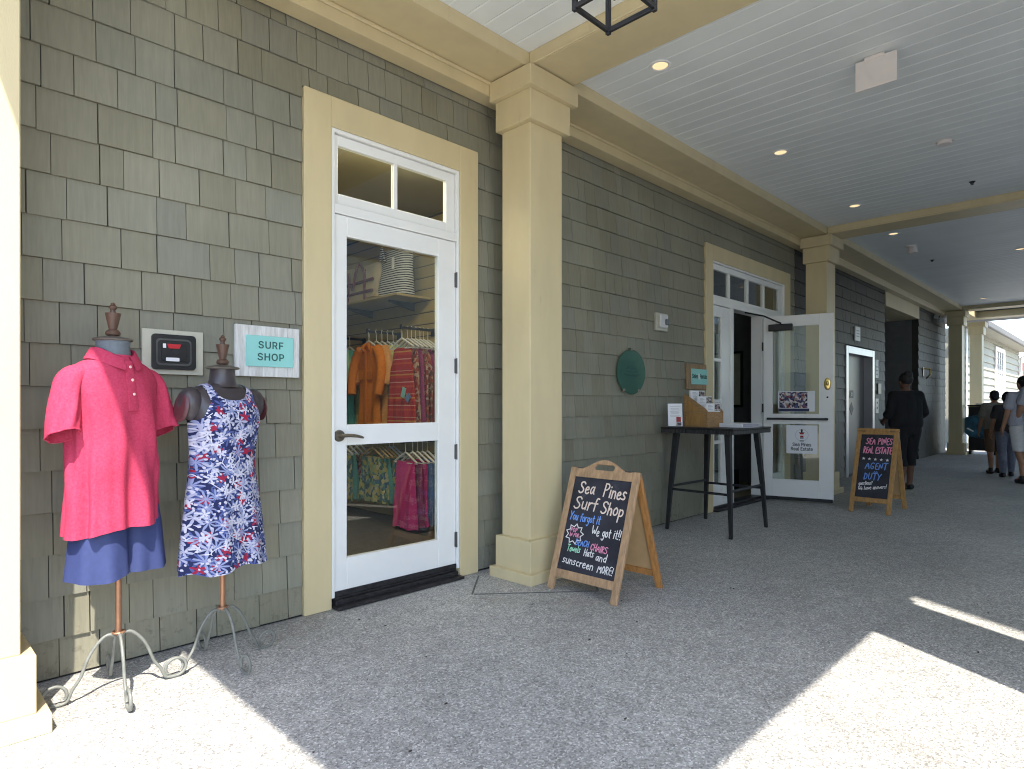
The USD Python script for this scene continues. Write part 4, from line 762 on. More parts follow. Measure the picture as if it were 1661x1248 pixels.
t.part('woven_apron', cat(*ap), 'rattan'); t.part('apron_core', cat(box(TX0 + .0145, TX1 - .0145, TY0 + .0145, TY0 + .03, TZ - .05, TZ - .0185), box(TX0 + .0145, TX1 - .0145, TY1 - .03, TY1 - .0145, TZ - .05, TZ - .0185), box(TX0 + .0145, TX0 + .03, TY0 + .031, TY1 - .031, TZ - .05, TZ - .0185), box(TX1 - .03, TX1 - .0145, TY0 + .031, TY1 - .031, TZ - .05, TZ - .0185)), 'black_paint')
legs = []
for fx, fy in ((5.545, -.165), (5.522, -.845), (6.315, -.84), (6.325, -.175)):
    tx = 5.93 + (fx - 5.93) * .80; ty = -.5 + (fy + .5) * .80
    b, m_, p = np.array([fx, fy, 0]), np.array([tx * .4 + fx * .6, ty * .4 + fy * .6, .45]), np.array([tx, ty, TZ - .02])
    q = []
    for c_, r_ in ((b, .014), (m_, .020), (p, .027)):
        q += [c_ + np.array([sx * r_, sy * r_, 0]) for sx in (-1, 1) for sy in (-1, 1)]
    v = np.array(q).reshape(3, 4, 3)[:, [0, 1, 3, 2]]
    t.part('leg', grid(v, cap=True), 'black_paint'); legs.append((b * .58 + p * .42))
for i in range(4):
    a, b = legs[i], legs[(i + 1) % 4]; zz = .40 + (.03 if i % 2 else 0)
    t.part('stretcher', tube([(a[0], a[1], zz), (b[0], b[1], zz)], .013, 6), 'black_paint')
t = Thing('brochure_holder', 'slanted wooden brochure rack on the tall table', 'rack', (5.95, -.44, TZ))
hx0, hx1, hy0, hy1 = 5.72, 6.06, -.60, -.31   # faces +X -Y; low front towards the camera's right
side = Polygon([(0, 0), (.30, 0), (.30, .155), (.275, .18), (.02, .325), (0, .325)])
HT = rz(-104, (5.76, -.23, TZ))
def hs(m): return xf(m, HT)
sp = lambda y: frame_to(extr(side.difference(Polygon([(.035, .02), (.265, .02), (.265, .135), (.035, .135)])).difference(Polygon([(.035, .16), (.235, .16), (.035, .28)])), .014), (0, y, 0), (1, 0, 0), (0, 0, 1))
side2 = lambda y: frame_to(extr(side, .004), (0, y, 0), (1, 0, 0), (0, 0, 1))
Wd = .235
t.part('side_frame', hs(sp(.014 - .0)), 'holder_wood'); t.part('side_panel', hs(side2(.009)), 'pine'); t.part('side_frame', hs(sp(Wd)), 'holder_wood'); t.part('side_panel', hs(side2(Wd - .004)), 'pine')
t.part('front_board', hs(box(.288, .30, .015, Wd - .015, 0, .15, .002)), 'holder_wood'); t.part('back_board', hs(box(0, .01, .015, Wd - .015, 0, .32, .002)), 'holder_wood'); t.part('bottom', hs(box(.011, .287, .015, Wd - .015, .002, .012)), 'holder_wood')
t.part('divider', hs(box(.10, .106, .015, Wd - .015, .013, .24)), 'holder_wood'); t.part('divider', hs(box(.195, .201, .015, Wd - .015, .013, .19)), 'holder_wood')
bl = ['white brochure standing in the back slot of the wooden rack', 'white brochure standing in the middle slot of the wooden rack', 'white brochure with dark picture in the front slot of the wooden rack']
for i, (x, zt) in enumerate(((.055, .365), (.15, .305), (.255, .235))):
    b = Thing('brochure', bl[i], 'brochure', tuple((HT @ [x, .12, .02, 1])[:3]))
    b.part('sheets', hs(box(x, x + .022, .018, Wd - .018, zt - .20 if zt - .20 > .014 else .014, zt, .001)), 'paper')
    b.part('picture', hs(box(x + .0222, x + .0228, Wd - .10, Wd - .022, zt - .075, zt - .008)), 'slick_print'); b.part('print', hs(cat(*[box(x + .0222, x + .0227, .04, .04 + .05 + .02 * (k % 2), zt - .024 - k * .012, zt - .020 - k * .012) for k in range(4)])), 'ink_grey')
    if i == 2: b.part('print', hs(box(x + .0222, x + .0228, .03, .115, zt - .14, zt - .085)), 'ink_navy')
t = Thing('leaflet_stand', 'white printed leaflet in a clear upright stand at the table\'s left end', 'leaflet', (5.60, -.30, TZ))
LTm = rz(-52, (5.585, -.235, TZ)) @ rot(-9, (1, 0, 0))
t.part('sheet', xf(box(-.07, .07, -.0015, .0015, .004, .235), LTm), 'paper'); t.part('holder', xf(cat(box(-.074, .074, -.003, -.0018, .0, .24) if False else box(-.074, .074, .002, .004, .0, .24), box(-.074, .074, -.04, .05, .0, .003)), LTm @ rot(9, (1, 0, 0)) if False else LTm), 'black_plastic')
t.part('print', xf(cat(*[box(-.05 + .006 * (k % 3), .045 - .008 * (k % 2), -.0022, -.0016, .205 - k * .013 - (.01 if k else 0), .208 - k * .013 - (.01 if k else 0)) for k in range(8)]), LTm), 'ink_grey'); t.part('picture', xf(box(.01, .055, -.0022, -.0016, .05, .10), LTm), 'ink_red'); t.part('picture', xf(box(.005, .06, -.0022, -.0016, .012, .046), LTm), 'slick_print')
t = Thing('ring_binder', 'white binder lying flat on the tall table', 'binder', (5.98, -.72, TZ))
bm = lambda *a: xf(box(*a), rz(-8, (5.98, -.72, TZ)))
t.part('cover', cat(bm(-.15, .15, -.13, .13, .0005, .004, .001), bm(-.15, .15, -.13, .13, .036, .040, .001), bm(-.154, -.150, -.13, .13, .001, .040, .001)), 'paper'); t.part('pages', bm(-.148, .135, -.12, .12, .0045, .034), 'ink_grey')

# ================================================================ mannequins
def noise1(a, seed): return np.sin(a * 1.0 + seed) * .5 + np.sin(a * 2.3 + seed * 1.7) * .3 + np.sin(a * 4.1 + seed * 2.9) * .2
def stand(t, hub, col):
    t.part('pole', tube([(0, 0, hub - .01), (0, 0, 1.2)], .0125, 14), 'copper', smooth=50); t.part('hub_ring', tube([(.022 * math.cos(a), .022 * math.sin(a), hub + .002) for a in np.linspace(0, 2 * math.pi, 17)], .005, 6, cap=False), 'copper')
    for k in range(4):
        a = k * math.pi / 2 + col
        pr = [(.012, hub - .012), (.035, hub - .002), (.075, hub - .03), (.115, hub * .62), (.145, hub * .33), (.165, .055), (.185, .014), (.215, .0075)]
        c = (.225, .047); pr += [(c[0] + .042 * math.cos(th), c[1] + .040 * math.sin(th)) for th in np.radians(np.linspace(-70, 215, 14))]
        pts = smooth_pts([(r * math.cos(a), r * math.sin(a), z) for r, z in pr], 60)
        t.part('scroll_leg', tube(pts, .0068, 8), 'scroll_iron', smooth=60)
def loft(rings, k=72, fold=None, sub=60):
    """rings: (z, cx, cy, rx, ry, power); fold(theta, s, z) -> radial offset"""
    R = np.array(rings, float); s0 = np.linspace(0, 1, len(R)); s = np.linspace(0, 1, sub)
    from scipy.interpolate import PchipInterpolator
    P = PchipInterpolator(s0, R, axis=0)(s); a = np.arange(k) * 2 * np.pi / k; V = []
    for si, (z, cx, cy, rx, ry, pw) in zip(s, P):
        ca, sa = np.cos(a), np.sin(a); x = np.sign(ca) * np.abs(ca) ** pw; y = np.sign(sa) * np.abs(sa) ** pw
        f = fold(a, si, z) if fold else 0.0; dz = fold.dz(a, si) if hasattr(fold, 'dz') else 0.0
        V.append(np.stack([cx + x * rx + ca * f, cy + y * ry + sa * f, np.full(k, z) + dz], -1))
    return np.array(V)
def finial(t, z):
    t.part('cap', lathe([(0, 0), (.072, 0), (.076, .005), (.072, .010), (.03, .020), (.016, .022), (0, .022)], (0, 0, z), 32), 'cap_wood', smooth=40)
    t.part('finial', lathe([(.014, .0), (.027, .006), (.029, .014), (.024, .024), (.015, .030), (.017, .036), (.030, .095), (.030, .099), (.012, .101), (.009, .112), (.016, .122), (.016, .128), (.008, .136), (.010, .140), (0, .146)], (0, 0, z + .020), 24), 'finial_wood', smooth=35)
# --- shirt form
m1 = Thing('mannequin', 'mannequin in a pink-red polo shirt and blue shorts on a scroll stand', 'mannequin', (.725, -.36, 0), rot=202.0, local=True)
stand(m1, .258, math.radians(-26))
m1.off = np.array([.024, 0, 0])
m1.part('neck', grid(loft([(1.38, 0, 0, .080, .082, 1), (1.44, 0, 0, .068, .070, 1), (1.49, 0, 0, .062, .064, 1), (1.512, 0, 0, .066, .068, 1)], 36, sub=14), cap=True), 'form_fabric', smooth=60)
finial(m1, 1.513)
class F1:
    def __call__(s, a, si, z):
        d = np.clip((1.36 - z) / .6, 0, 1); front = np.clip(np.sin(a), 0, 1)
        f = d * 1.1 * (.011 * np.sin(6 * a + 2.2 * (1.4 - z) + .6) + .009 * np.sin(11 * a - 1.5 * z + 1) + .005 * np.sin(17 * a + 3)) + .006 * np.sin(4 * a + 16 * z + 2 * np.sin(3 * a)) * np.clip((1.3 - z) / .2, 0, 1) * np.clip((z - .75) / .2, 0, 1)
        f = f + .006 * np.sin(5 * a + 9 * z) * np.clip((1.40 - z) / .1, 0, 1) * np.clip((z - .9) / .3, 0, 1)
        return f
    def dz(s, a, si): return (-.016 * np.cos(a) - .008 * np.sin(3 * a + 1)) * np.clip((si - .45) / .55, 0, 1) ** 1.5
m1.part('shirt_body', grid(loft([(1.452, 0, -.004, .072, .076, 1), (1.435, 0, -.004, .088, .086, .98), (1.415, 0, -.004, .130, .094, .95), (1.385, 0, -.004, .168, .102, .92), (1.34, 0, 0, .180, .110, .86), (1.26, 0, .004, .174, .120, .84), (1.10, .002, .006, .172, .124, .86), (.95, .006, .006, .176, .126, .88), (.82, .006, .006, .178, .130, .9), (.722, .006, .006, .183, .134, .92)], 120, F1(), 110), cap=False), 'shirt_red', smooth=True)
for s in (-1, 1):
    pts = [(s * .140, 0, 1.362), (s * .178, .0, 1.342), (s * .196, .004, 1.285), (s * .206, .010, 1.205), (s * .214, .018, 1.118)]
    p = smooth_pts(pts, 30); k = 44; a = np.arange(k) * 2 * np.pi / k; V = []
    tt = np.gradient(p, axis=0); tt /= np.linalg.norm(tt, axis=1, keepdims=True)
    for i, (c_, t_) in enumerate(zip(p, tt)):
        n1 = np.array([0, 1, 0.]); n2 = np.cross(t_, n1); n2 /= np.linalg.norm(n2); q = i / 29
        ry = .056 + .014 * min(1, q * 1.6); rx = .044 + .010 * q
        f = .007 * q * np.sin(4 * a + 1 + s) + .006 * q * np.sin(7 * a + 6 * q)
        V.append(c_ + np.outer(np.cos(a) * (rx + f), n2) + np.outer(np.sin(a) * (ry + f), n1) + np.outer(np.sin(a), [0, 0, .030]) * q ** 3)
    m1.part('sleeve', grid(np.array(V), cap=False), 'shirt_red', smooth=True)
    e = np.array(V)[-1]; m1.part('sleeve_hem', tube(np.vstack([e, e[:1]]), .0028, 6, cap=False), 'shirt_red')
# collar: a band that stands and folds down, open at the front
k = 60; a = np.linspace(math.pi / 2 + .20, math.pi / 2 + 2 * math.pi - .20, k); V = []
for r0, z, fr in ((.070, 1.437, 0), (.072, 1.462, .0), (.076, 1.478, .02), (.082, 1.476, .04), (.092, 1.455, .07), (.104, 1.428, .12)):
    front = np.clip(np.sin(a), 0, 1) ** 2
    V.append(np.stack([np.cos(a) * r0 * (1.0 + .25 * fr), np.sin(a) * r0 * 1.02 + front * fr * .12, z - front * (.034 + .10 * fr) + (1 - front) * .004], -1))
m1.part('collar', grid(np.array(V), wrap=False), 'shirt_red', smooth=True)
def front_y(z): return np.interp(z, [1.10, 1.26, 1.34, 1.385, 1.415, 1.44], [.1285, .1245, .112, .1005, .0935, .086])
zz = np.linspace(1.425, 1.215, 16); V = np.array([[(x, front_y(z) + .0065 - abs(x) * .15, z) for x in (-.0185, -.018, 0, .018, .0185)] for z in zz]); V[:, [0, 4], 1] -= .006
m1.part('placket', grid(V, wrap=False), 'shirt_red', smooth=60)
for z in (1.40, 1.345, 1.285): m1.part('button', sphere((-.003, front_y(z) + .008, z), .0062, 2, (1, .5, 1)), 'button')
m1.part('chest_mark', sphere((-.085, .111, 1.285), .008, 2, (.8, .3, 1.2)), 'button')
m1.off = np.array([.004, 0, 0])
class F2:
    def __init__(s, sd): s.sd = sd
    def __call__(s, a, si, z): return si * (.010 * np.sin(3 * a + s.sd) + .006 * np.sin(7 * a + 2 * s.sd))
    def dz(s, a, si): return si * (.008 * np.sin(2 * a + s.sd) - .008 * np.cos(a))
for s, nm in ((1, 0), (-1, 1)):
    m1.part('short_leg', grid(loft([(.80, s * .075, .0, .09, .098, .95), (.70, s * .082, 0, .096, .106, .95), (.60, s * .086, 0, .098, .110, .95), (.522, s * .088, .0, .100, .113, .95)], 64, F2(1.3 + s), 40), cap=False), 'shorts_blue', smooth=True)
# --- dress form
m2 = Thing('mannequin', 'dark armless mannequin in a navy, red and white floral dress on a scroll stand', 'mannequin', (1.165, -.35, 0), rot=192.7, local=True)
stand(m2, .262, math.radians(-8))
finial(m2, 1.412)
m2.part('neck', grid(loft([(1.325, 0, -.005, .082, .075, 1), (1.345, 0, -.004, .066, .064, 1), (1.38, 0, -.003, .058, .058, 1), (1.412, 0, 0, .056, .056, 1)], 36, sub=14), cap=True), 'form_dark', smooth=60)
TOR = [(.475, 0, .01, .208, .155, .95), (.62, 0, .006, .200, .140, .95), (.80, 0, .002, .180, .122, .95), (.96, 0, .0, .158, .104, .95), (1.06, 0, .004, .160, .108, .92), (1.16, 0, .012, .166, .122, .9), (1.22, 0, .008, .172, .112, .88), (1.27, 0, .0, .176, .094, .88), (1.305, 0, -.004, .158, .078, .9), (1.33, 0, -.006, .115, .068, .95), (1.345, 0, -.006, .07, .058, 1)]
body = loft([(z, cx, cy, rx - .006, ry - .006, p) for z, cx, cy, rx, ry, p in TOR[3:]], 72, None, 60)
m2.part('torso', grid(body, cap=True), 'form_dark', smooth=60)
for s in (-1, 1):
    m2.part('shoulder', sphere((s * .160, 0, 1.245), 1, 3, (.058, .062, .078)), 'form_dark', smooth=True)
    m2.part('arm_disc', xf(lathe([(0, .0), (.040, .0), (.052, -.004), (.058, -.014)], (0, 0, 0), 32), tr(s * .216, .002, 1.232) @ rot(s * 82, (0, 1, 0)) @ np.diag([1.18, .95, 1, 1])), 'form_red', smooth=40)
class F3:
    def __call__(s, a, si, z):
        d = np.clip((.95 - z) / .5, 0, 1); return d * (.013 * np.sin(6 * a + 2 * z) + .008 * np.sin(10 * a + 1.2) + .004 * np.sin(17 * a)) + .003 * np.sin(9 * a + 14 * z) * np.clip((z - .8) / .2, 0, 1)
    def dz(s, a, si): return np.clip(1 - si * 2.5, 0, 1) * (-.012 * np.cos(a) + .010 * np.sin(5 * a))
D = loft(TOR, 150, F3(), 170)
# cut the neck opening and the arm holes out of the shell
def keep(p):
    x, y, z = p; ax = abs(x)
    if z < 1.12: return True
    front = y > 0
    inner = .082 + .01 * (1.345 - z) / .1; zneck = (1.262 if front else 1.30) + .055 * max(0, (ax / inner)) ** 3
    if ax < inner and z > zneck: return False
    outer = .118 if z > 1.25 else .118 + (1.25 - z) * (.45 if front else .3) + max(0, 1.18 - z) * 1.2
    if ax > outer and z > 1.135: return False
    return True
n, k = D.shape[:2]; kp = np.array([[keep(p) for p in row] for row in D])
m = grid(D, cap=False); ok = kp.reshape(-1); m = trimesh.Trimesh(m.vertices, m.faces[ok[m.faces].all(1)], process=False); m.remove_unreferenced_vertices()
# soften the stair-steps of the cut edge: slide its rim
edges = m.edges_sorted; uq, cn = np.unique(edges, axis=0, return_counts=True); be = uq[cn == 1]
nb = {}
for a_, b_ in be: nb.setdefault(a_, []).append(b_); nb.setdefault(b_, []).append(a_)
Vv = m.vertices.copy()
for _ in range(5):
    W2 = Vv.copy()
    for v_, l_ in nb.items():
        if Vv[v_, 2] > 1.1: W2[v_] = .5 * Vv[v_] + .5 * np.mean([Vv[q] for q in l_], axis=0)
    Vv = W2
m2.part('dress', trimesh.Trimesh(Vv, m.faces, process=False), 'dress_cloth', smooth=True)
# ================================================================ far end of the wall
t = Thing('elevator', 'steel elevator door in a bright metal frame in the dark far wall', 'elevator', (12.37, 0, 0))
t.part('frame', cat(box(11.55, 11.68, -.03, .18, .003, 2.255, .004), box(13.07, 13.20, -.03, .18, .003, 2.255, .004), box(11.68, 13.07, -.03, .18, 2.13, 2.255, .004)), 'steel_frame')
t.part('door_panel', box(11.68, 12.36, .10, .13, .01, 2.13), 'steel'); t.part('door_panel', box(12.364, 13.07, .118, .148, .01, 2.13), 'steel')
t.part('sill', box(11.68, 13.07, -.02, .18, .002, .009), 'threshold_metal')
t.part('door_hole', sphere((11.95, .098, 1.80), .018, 1, (1, .3, 1)), 'black_paint')
t.part('notice', box(12.16, 12.36, .0965, .0995, 1.36, 1.50), 'black_paint'); t.part('notice_mark', box(12.23, 12.29, .094, .0962, 1.40, 1.46), 'paper')
dm = trimesh.creation.cylinder(radius=.115, height=.003, sections=4); t.part('diamond_notice', xf(dm, tr(12.26, .098, 1.17) @ rot(90, (1, 0, 0))), 'black_paint')
t = Thing('floor_sign', 'small pale sign on the shingles above the elevator', 'sign', (12.15, 0, 2.49)); t.part('plate', box(12.02, 12.30, -.035, -.016, 2.37, 2.62, .003), 'camera_white'); t.part('print', cat(*[box(12.08, 12.24, -.0365, -.0352, 2.44 + k * .05, 2.46 + k * .05) for k in range(3)]), 'ink_grey')
for z0, z1, l, m in ((1.75, 2.10, 'white notice beside the top right corner of the elevator frame', 'paper'), (1.45, 1.65, 'grey plate on the shingles right of the elevator', 'steel'), (1.08, 1.36, 'white call button panel beside the elevator', 'camera_white')):
    x = 13.24 if m != 'steel' else 13.42
    t = Thing('call_panel' if z0 < 1.2 else 'notice_plate', l, 'panel' if z0 < 1.2 else 'notice', (x, 0, z0)); t.part('plate', box(x, x + .20, -.034, -.016, z0, z1, .003), m)
    if z0 < 1.2: t.part('button', sphere((x + .10, -.036, 1.28), .02, 1, (1, .4, 1)), 'black_paint'); t.part('button', sphere((x + .10, -.036, 1.18), .02, 1, (1, .4, 1)), 'black_paint')
    elif m == 'paper': t.part('print', cat(*[box(x + .03, x + .16, -.0355, -.0342, z0 + .06 + k * .07, z0 + .08 + k * .07) for k in range(3)]), 'ink_grey')
t = Thing('alcove', 'deep dark opening with a pale header board beside the elevator', 'passage', (15.3, 1.5, 0))
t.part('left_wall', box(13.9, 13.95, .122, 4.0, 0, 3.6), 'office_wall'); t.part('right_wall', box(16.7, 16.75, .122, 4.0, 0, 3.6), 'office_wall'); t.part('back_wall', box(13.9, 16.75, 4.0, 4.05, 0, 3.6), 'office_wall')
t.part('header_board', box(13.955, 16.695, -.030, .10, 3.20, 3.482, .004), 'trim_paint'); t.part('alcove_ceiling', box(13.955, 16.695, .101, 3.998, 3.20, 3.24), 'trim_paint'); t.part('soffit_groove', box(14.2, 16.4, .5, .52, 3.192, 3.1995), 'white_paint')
t = Thing('security_camera', 'white security camera under the beam by the far column', 'camera', (18.3, -.1, 3.3)); t.part('mount', tube([(18.3, -.016, 3.42), (18.3, -.10, 3.40)], .05, 12), 'camera_white'); t.part('body', xf(tube([(-.16, 0, 0), (.14, 0, 0)], .055, 14), tr(18.3, -.2, 3.34) @ rot(-20, (0, 1, 0))), 'camera_white', smooth=40); t.part('hood', xf(box(-.18, .16, -.06, .06, .056, .068, .01), tr(18.3, -.2, 3.34) @ rot(-20, (0, 1, 0))), 'camera_white')
t = Thing('wall_fixture', 'small metal fixture on the last stretch of shingle wall', 'fixture', (17.15, 0, 2.0)); t.part('plate', box(17.05, 17.16, -.03, -.016, 1.90, 2.12, .003), 'handle_metal'); t.part('bracket', tube([(17.2, -.016, 2.1), (17.3, -.12, 2.08), (17.22, -.14, 1.95), (17.3, -.05, 1.86)], .018, 8), 'brass')
# kiosk
t = Thing('display_kiosk', 'black display kiosk with a blue picture panel behind the walking people', 'kiosk', (19.3, -1.1, 0))
t.part('panel', box(19.25, 19.32, -1.62, -.56, .10, 1.20, .004), 'kiosk_black'); t.part('counter', box(19.2, 19.6, -1.66, -.54, 1.202, 1.24, .004), 'kiosk_black')
t.part('picture', frame_to(extr(Polygon([(-.42, .38), (-.30, .52), (-.05, .66), (.15, .60), (.32, .40), (.22, .22), (.0, .14), (-.25, .20)]).buffer(.03), .004), (19.245, -1.06, .35), (0, -1, 0), (0, 0, 1)), 'cloth_blue' if False else 'blue_picture') if False else None
plain('blue_picture', (.012, .06, .13), .4, .7, 4, c2=(.04, .20, .30))
t.part('picture', frame_to(extr(Polygon([(-.46, .40), (-.34, .60), (-.08, .68), (.14, .58), (.34, .40), (.22, .20), (.0, .12), (-.28, .18)]).buffer(.03), .004), (19.245, -.86, .30), (0, -1, 0), (0, 0, 1)), 'blue_picture')
t.part('picture_highlight', frame_to(extr(Polygon([(-.34, .34), (-.20, .26), (-.19, .29), (-.31, .37)]), .002), (19.2405, -.86, .30), (0, -1, 0), (0, 0, 1)), 'paper')
for y in (-1.6, -1.1, -.6): t.part('foot', box(19.22, 19.5, y - .03, y + .03, .002, .098), 'black_paint')
t = Thing('paper_stack', 'white papers on top of the black kiosk', 'papers', (19.35, -.85, 1.24)); t.part('sheets', box(19.28, 19.48, -.95, -.70, 1.2405, 1.275, .002), 'paper')
plain('camera_dark', (.13, .12, .11), .6)
# far building in the sun
t = Thing('far_building', 'sunlit cream clapboard building with tall white window beyond the passage', 'building', (33, .3, 0))
fx0, fx1, fy = 24.6, 38.0, .35
t.part('wall', box(fx0, fx1, fy, fy + 6, 0, 3.75), 'far_siding')
k = 0; z = .1
while z < 3.7:
    a = np.array([[fx0, fy - .055, z], [fx1, fy - .055, z], [fx1, fy - .006, z + .27], [fx0, fy - .006, z + .27], [fx0, fy - .002, z], [fx1, fy - .002, z], [fx1, fy - .002, z + .27], [fx0, fy - .002, z + .27]])
    t.part('clapboard', trimesh.Trimesh(a, SF, process=False), 'far_siding'); z += .27
t.part('corner_board', box(fx1 - .18, fx1 + .03, fy - .06, fy - .037, 0, 3.7, .004), 'white_paint'); t.part('corner_board', box(fx0 - .03, fx0 + .2, fy - .06, fy - .037, 0, 3.7, .004), 'white_paint')
w = t.part('window', ring(30.5, 33.0, 1.55, 3.52, 30.75, 32.75, 1.72, 3.36, fy - .09, fy - .036), 'white_paint')
t.part('sash', cat(box(30.75, 32.75, fy - .075, fy - .045, 2.50, 2.62), box(30.75, 30.9, fy - .07, fy - .045, 1.72, 2.5), box(32.6, 32.75, fy - .07, fy - .045, 1.72, 2.5), box(30.75, 30.9, fy - .07, fy - .045, 2.62, 3.36), box(32.6, 32.75, fy - .07, fy - .045, 2.62, 3.36)), 'white_paint', parent=w)
t.part('muntin', cat(*[box(x, x + .07, fy - .065, fy - .045, 1.72, 3.36) for x in (31.42, 32.0)]), 'white_paint', parent=w); t.part('pane', box(30.9, 32.6, fy - .044, fy - .038, 1.72, 3.36), 'far_glass', parent=w)
t.part('soffit', box(fx0 - .3, fx1 + .3, fy - .55, fy + .1, 3.752, 3.80), 'far_siding'); t.part('gutter', box(fx0 - .3, fx1 + .3, fy - .66, fy - .552, 3.70, 3.90, .02), 'camera_dark')
rp = 0
for k in range(12):
    y0 = fy - .62 + k * .42; z0 = 3.86 + k * .30
    v = np.array([[fx0 - .3, y0, z0 + .03], [fx1 + .3, y0, z0 + .03], [fx1 + .3, y0 + .44, z0 + .32], [fx0 - .3, y0 + .44, z0 + .32], [fx0 - .3, y0, z0 - .01], [fx1 + .3, y0, z0 - .01], [fx1 + .3, y0 + .44, z0 + .29], [fx0 - .3, y0 + .44, z0 + .29]])
    t.part('roof_course', trimesh.Trimesh(v, SF, process=False), 'far_roof')
t.part('downspout', tube([(37.85, fy - .6, 3.75), (37.85, fy - .12, 3.45), (37.85, fy - .12, .1)], .05, 8), 'white_paint')
t = Thing('brick_chimney_wall', 'pinkish brick building corner at the right picture edge behind the far building', 'building', (41, -.8, 0)); t.part('wall', box(39.6, 43, -.9, 4, 0, 3.3), 'brick'); t.part('white_band', box(39.57, 39.6, -.93, 4, 1.4, 2.6), 'white_paint')

# ================================================================ people
def hull_chain(bones, J, grow=0.0, seg=20):
    out = []
    for a, b in bones:
        (pa, ra), (pb, rb) = J[a], J[b]
        A = manifold3d.Manifold.sphere(ra + grow, seg).translate(list(map(float, pa))); B = manifold3d.Manifold.sphere(rb + grow, seg).translate(list(map(float, pb)))
        out.append(manifold3d.Manifold.batch_hull([A, B]))
    return out
def fuse(ms, ref=.022, it=10):
    m = manifold3d.Manifold.batch_boolean(ms, manifold3d.OpType.Add).refine_to_length(ref)
    v, f, _ = arr(m); t_ = trimesh.Trimesh(v, f, process=True)
    trimesh.smoothing.filter_taubin(t_, lamb=.5, nu=.53, iterations=it); return t_
def ell(c, r): return manifold3d.Manifold.sphere(1, 28).scale(list(map(float, r))).translate(list(map(float, c)))
def person(label, at, rotz, H, pose, skin, hair, top, bottom, shoes, hairstyle='short', sleeve=.5, leglen=1.0, wide=1.0, hem=.50, group=None):
    """local: faces +y; feet on z = 0; proportions of a standing adult scaled to H"""
    t = Thing('person', label, 'person', (*at, 0), rot=rotz, local=True, group=group); S = H / 1.72; w = wide
    P = lambda x, y, z: np.array([x, y, z]) * S
    st = pose.get('stride', .0); el = pose.get('elbow', (.02, .02)); hl = pose.get('hand', None)
    J = {}
    def j(n, p, r): J[n] = (P(*p), r * S)
    j('pel', (0, 0, .93), .105 * w); j('pelL', (-.075 * w, 0, .90), .095 * w); j('pelR', (.075 * w, 0, .90), .095 * w); j('waist', (0, .0, 1.08), .105 * w); j('chest', (0, .0, 1.27), .115 * w); j('chL', (-.08 * w, 0, 1.30), .095 * w); j('chR', (.08 * w, 0, 1.30), .095 * w)
    j('shL', (-.165 * w, -.01, 1.39), .058); j('shR', (.165 * w, -.01, 1.39), .058); j('nk', (0, -.01, 1.43), .060); j('nk2', (0, .015, 1.52), .050)
    for sd, sx in (('L', -1), ('R', 1)):
        d = st * sx
        j('hip' + sd, (sx * .085 * w, 0, .88), .088 * w); j('kn' + sd, (sx * .095, d * .18 + .01, .48), .056); j('cf' + sd, (sx * .095, d * .30 - (.03 if d < 0 else .0), .33), .052); j('an' + sd, (sx * .095, d * .42, .085 + (.02 if d < 0 else 0)), .036); j('hl' + sd, (sx * .095, d * .42 - .03, .045), .034); j('to' + sd, (sx * .105, d * .42 + .13, .032), .028)
        e = pose.get('arm' + sd, ((sx * .235 * w, -.03, 1.13), (sx * .25 * w, .06, .90)))
        j('el' + sd, e[0], .042); j('wr' + sd, e[1], .028)
    hd = [ell(P(0, .02, 1.60), np.array([.075, .092, .112]) * S), ell(P(0, .045, 1.555), np.array([.058, .068, .07]) * S), ell(P(0, .112, 1.592), np.array([.013, .018, .022]) * S), ell(P(-.077, .01, 1.59), np.array([.012, .022, .032]) * S), ell(P(.077, .01, 1.59), np.array([.012, .022, .032]) * S)]
    bones = [('pelL', 'pelR'), ('pel', 'waist'), ('waist', 'chest'), ('chL', 'chR'), ('chest', 'nk'), ('shL', 'chL'), ('shR', 'chR'), ('shL', 'nk'), ('shR', 'nk'), ('nk', 'nk2')]
    arms = [(a + s, b + s) for s in 'LR' for a, b in (('sh', 'el'), ('el', 'wr'))]; legs = [(a + s, b + s) for s in 'LR' for a, b in (('hip', 'kn'), ('kn', 'cf'), ('cf', 'an'), ('an', 'hl'), ('an', 'to'), ('hl', 'to'))]
    hands = []
    for s, sx in (('L', -1), ('R', 1)):
        wr, el_ = J['wr' + s][0], J['el' + s][0]; d = (wr - el_) / np.linalg.norm(wr - el_); sd = np.cross(d, [0, 1, 0]); sd = sd / (np.linalg.norm(sd) + 1e-9); up = np.cross(sd, d)
        pc = wr + d * .055 * S; hb = [manifold3d.Manifold.batch_hull([manifold3d.Manifold.sphere(.016 * S, 12).translate(list(wr + sd * q * S)) for q in (-.016, .016)] + [manifold3d.Manifold.sphere(.012 * S, 12).translate(list(wr + (d * .085 + up * q) * S)) for q in (-.032, .032)])]
        for q, ln in ((-.03, .060), (-.010, .075), (.010, .070), (.03, .055)):
            a_ = wr + (d * .082 + up * q) * S; b_ = a_ + (d * ln * .55 + sd * .008) * S; c_ = b_ + (d * ln * .4 + sd * .022) * S
            for u_, v_ in ((a_, b_), (b_, c_)): hb.append(manifold3d.Manifold.batch_hull([manifold3d.Manifold.sphere(.009 * S, 10).translate(list(u_)), manifold3d.Manifold.sphere(.0075 * S, 10).translate(list(v_))]))
        a_ = wr + (d * .03 + up * .028) * S; b_ = a_ + (d * .045 + up * .03) * S; hb.append(manifold3d.Manifold.batch_hull([manifold3d.Manifold.sphere(.011 * S, 10).translate(list(a_)), manifold3d.Manifold.sphere(.009 * S, 10).translate(list(b_))])); hands += hb
    t.part('body', fuse(hull_chain(bones + arms + legs, J) + hd + hands, .016, 5), skin, smooth=True)
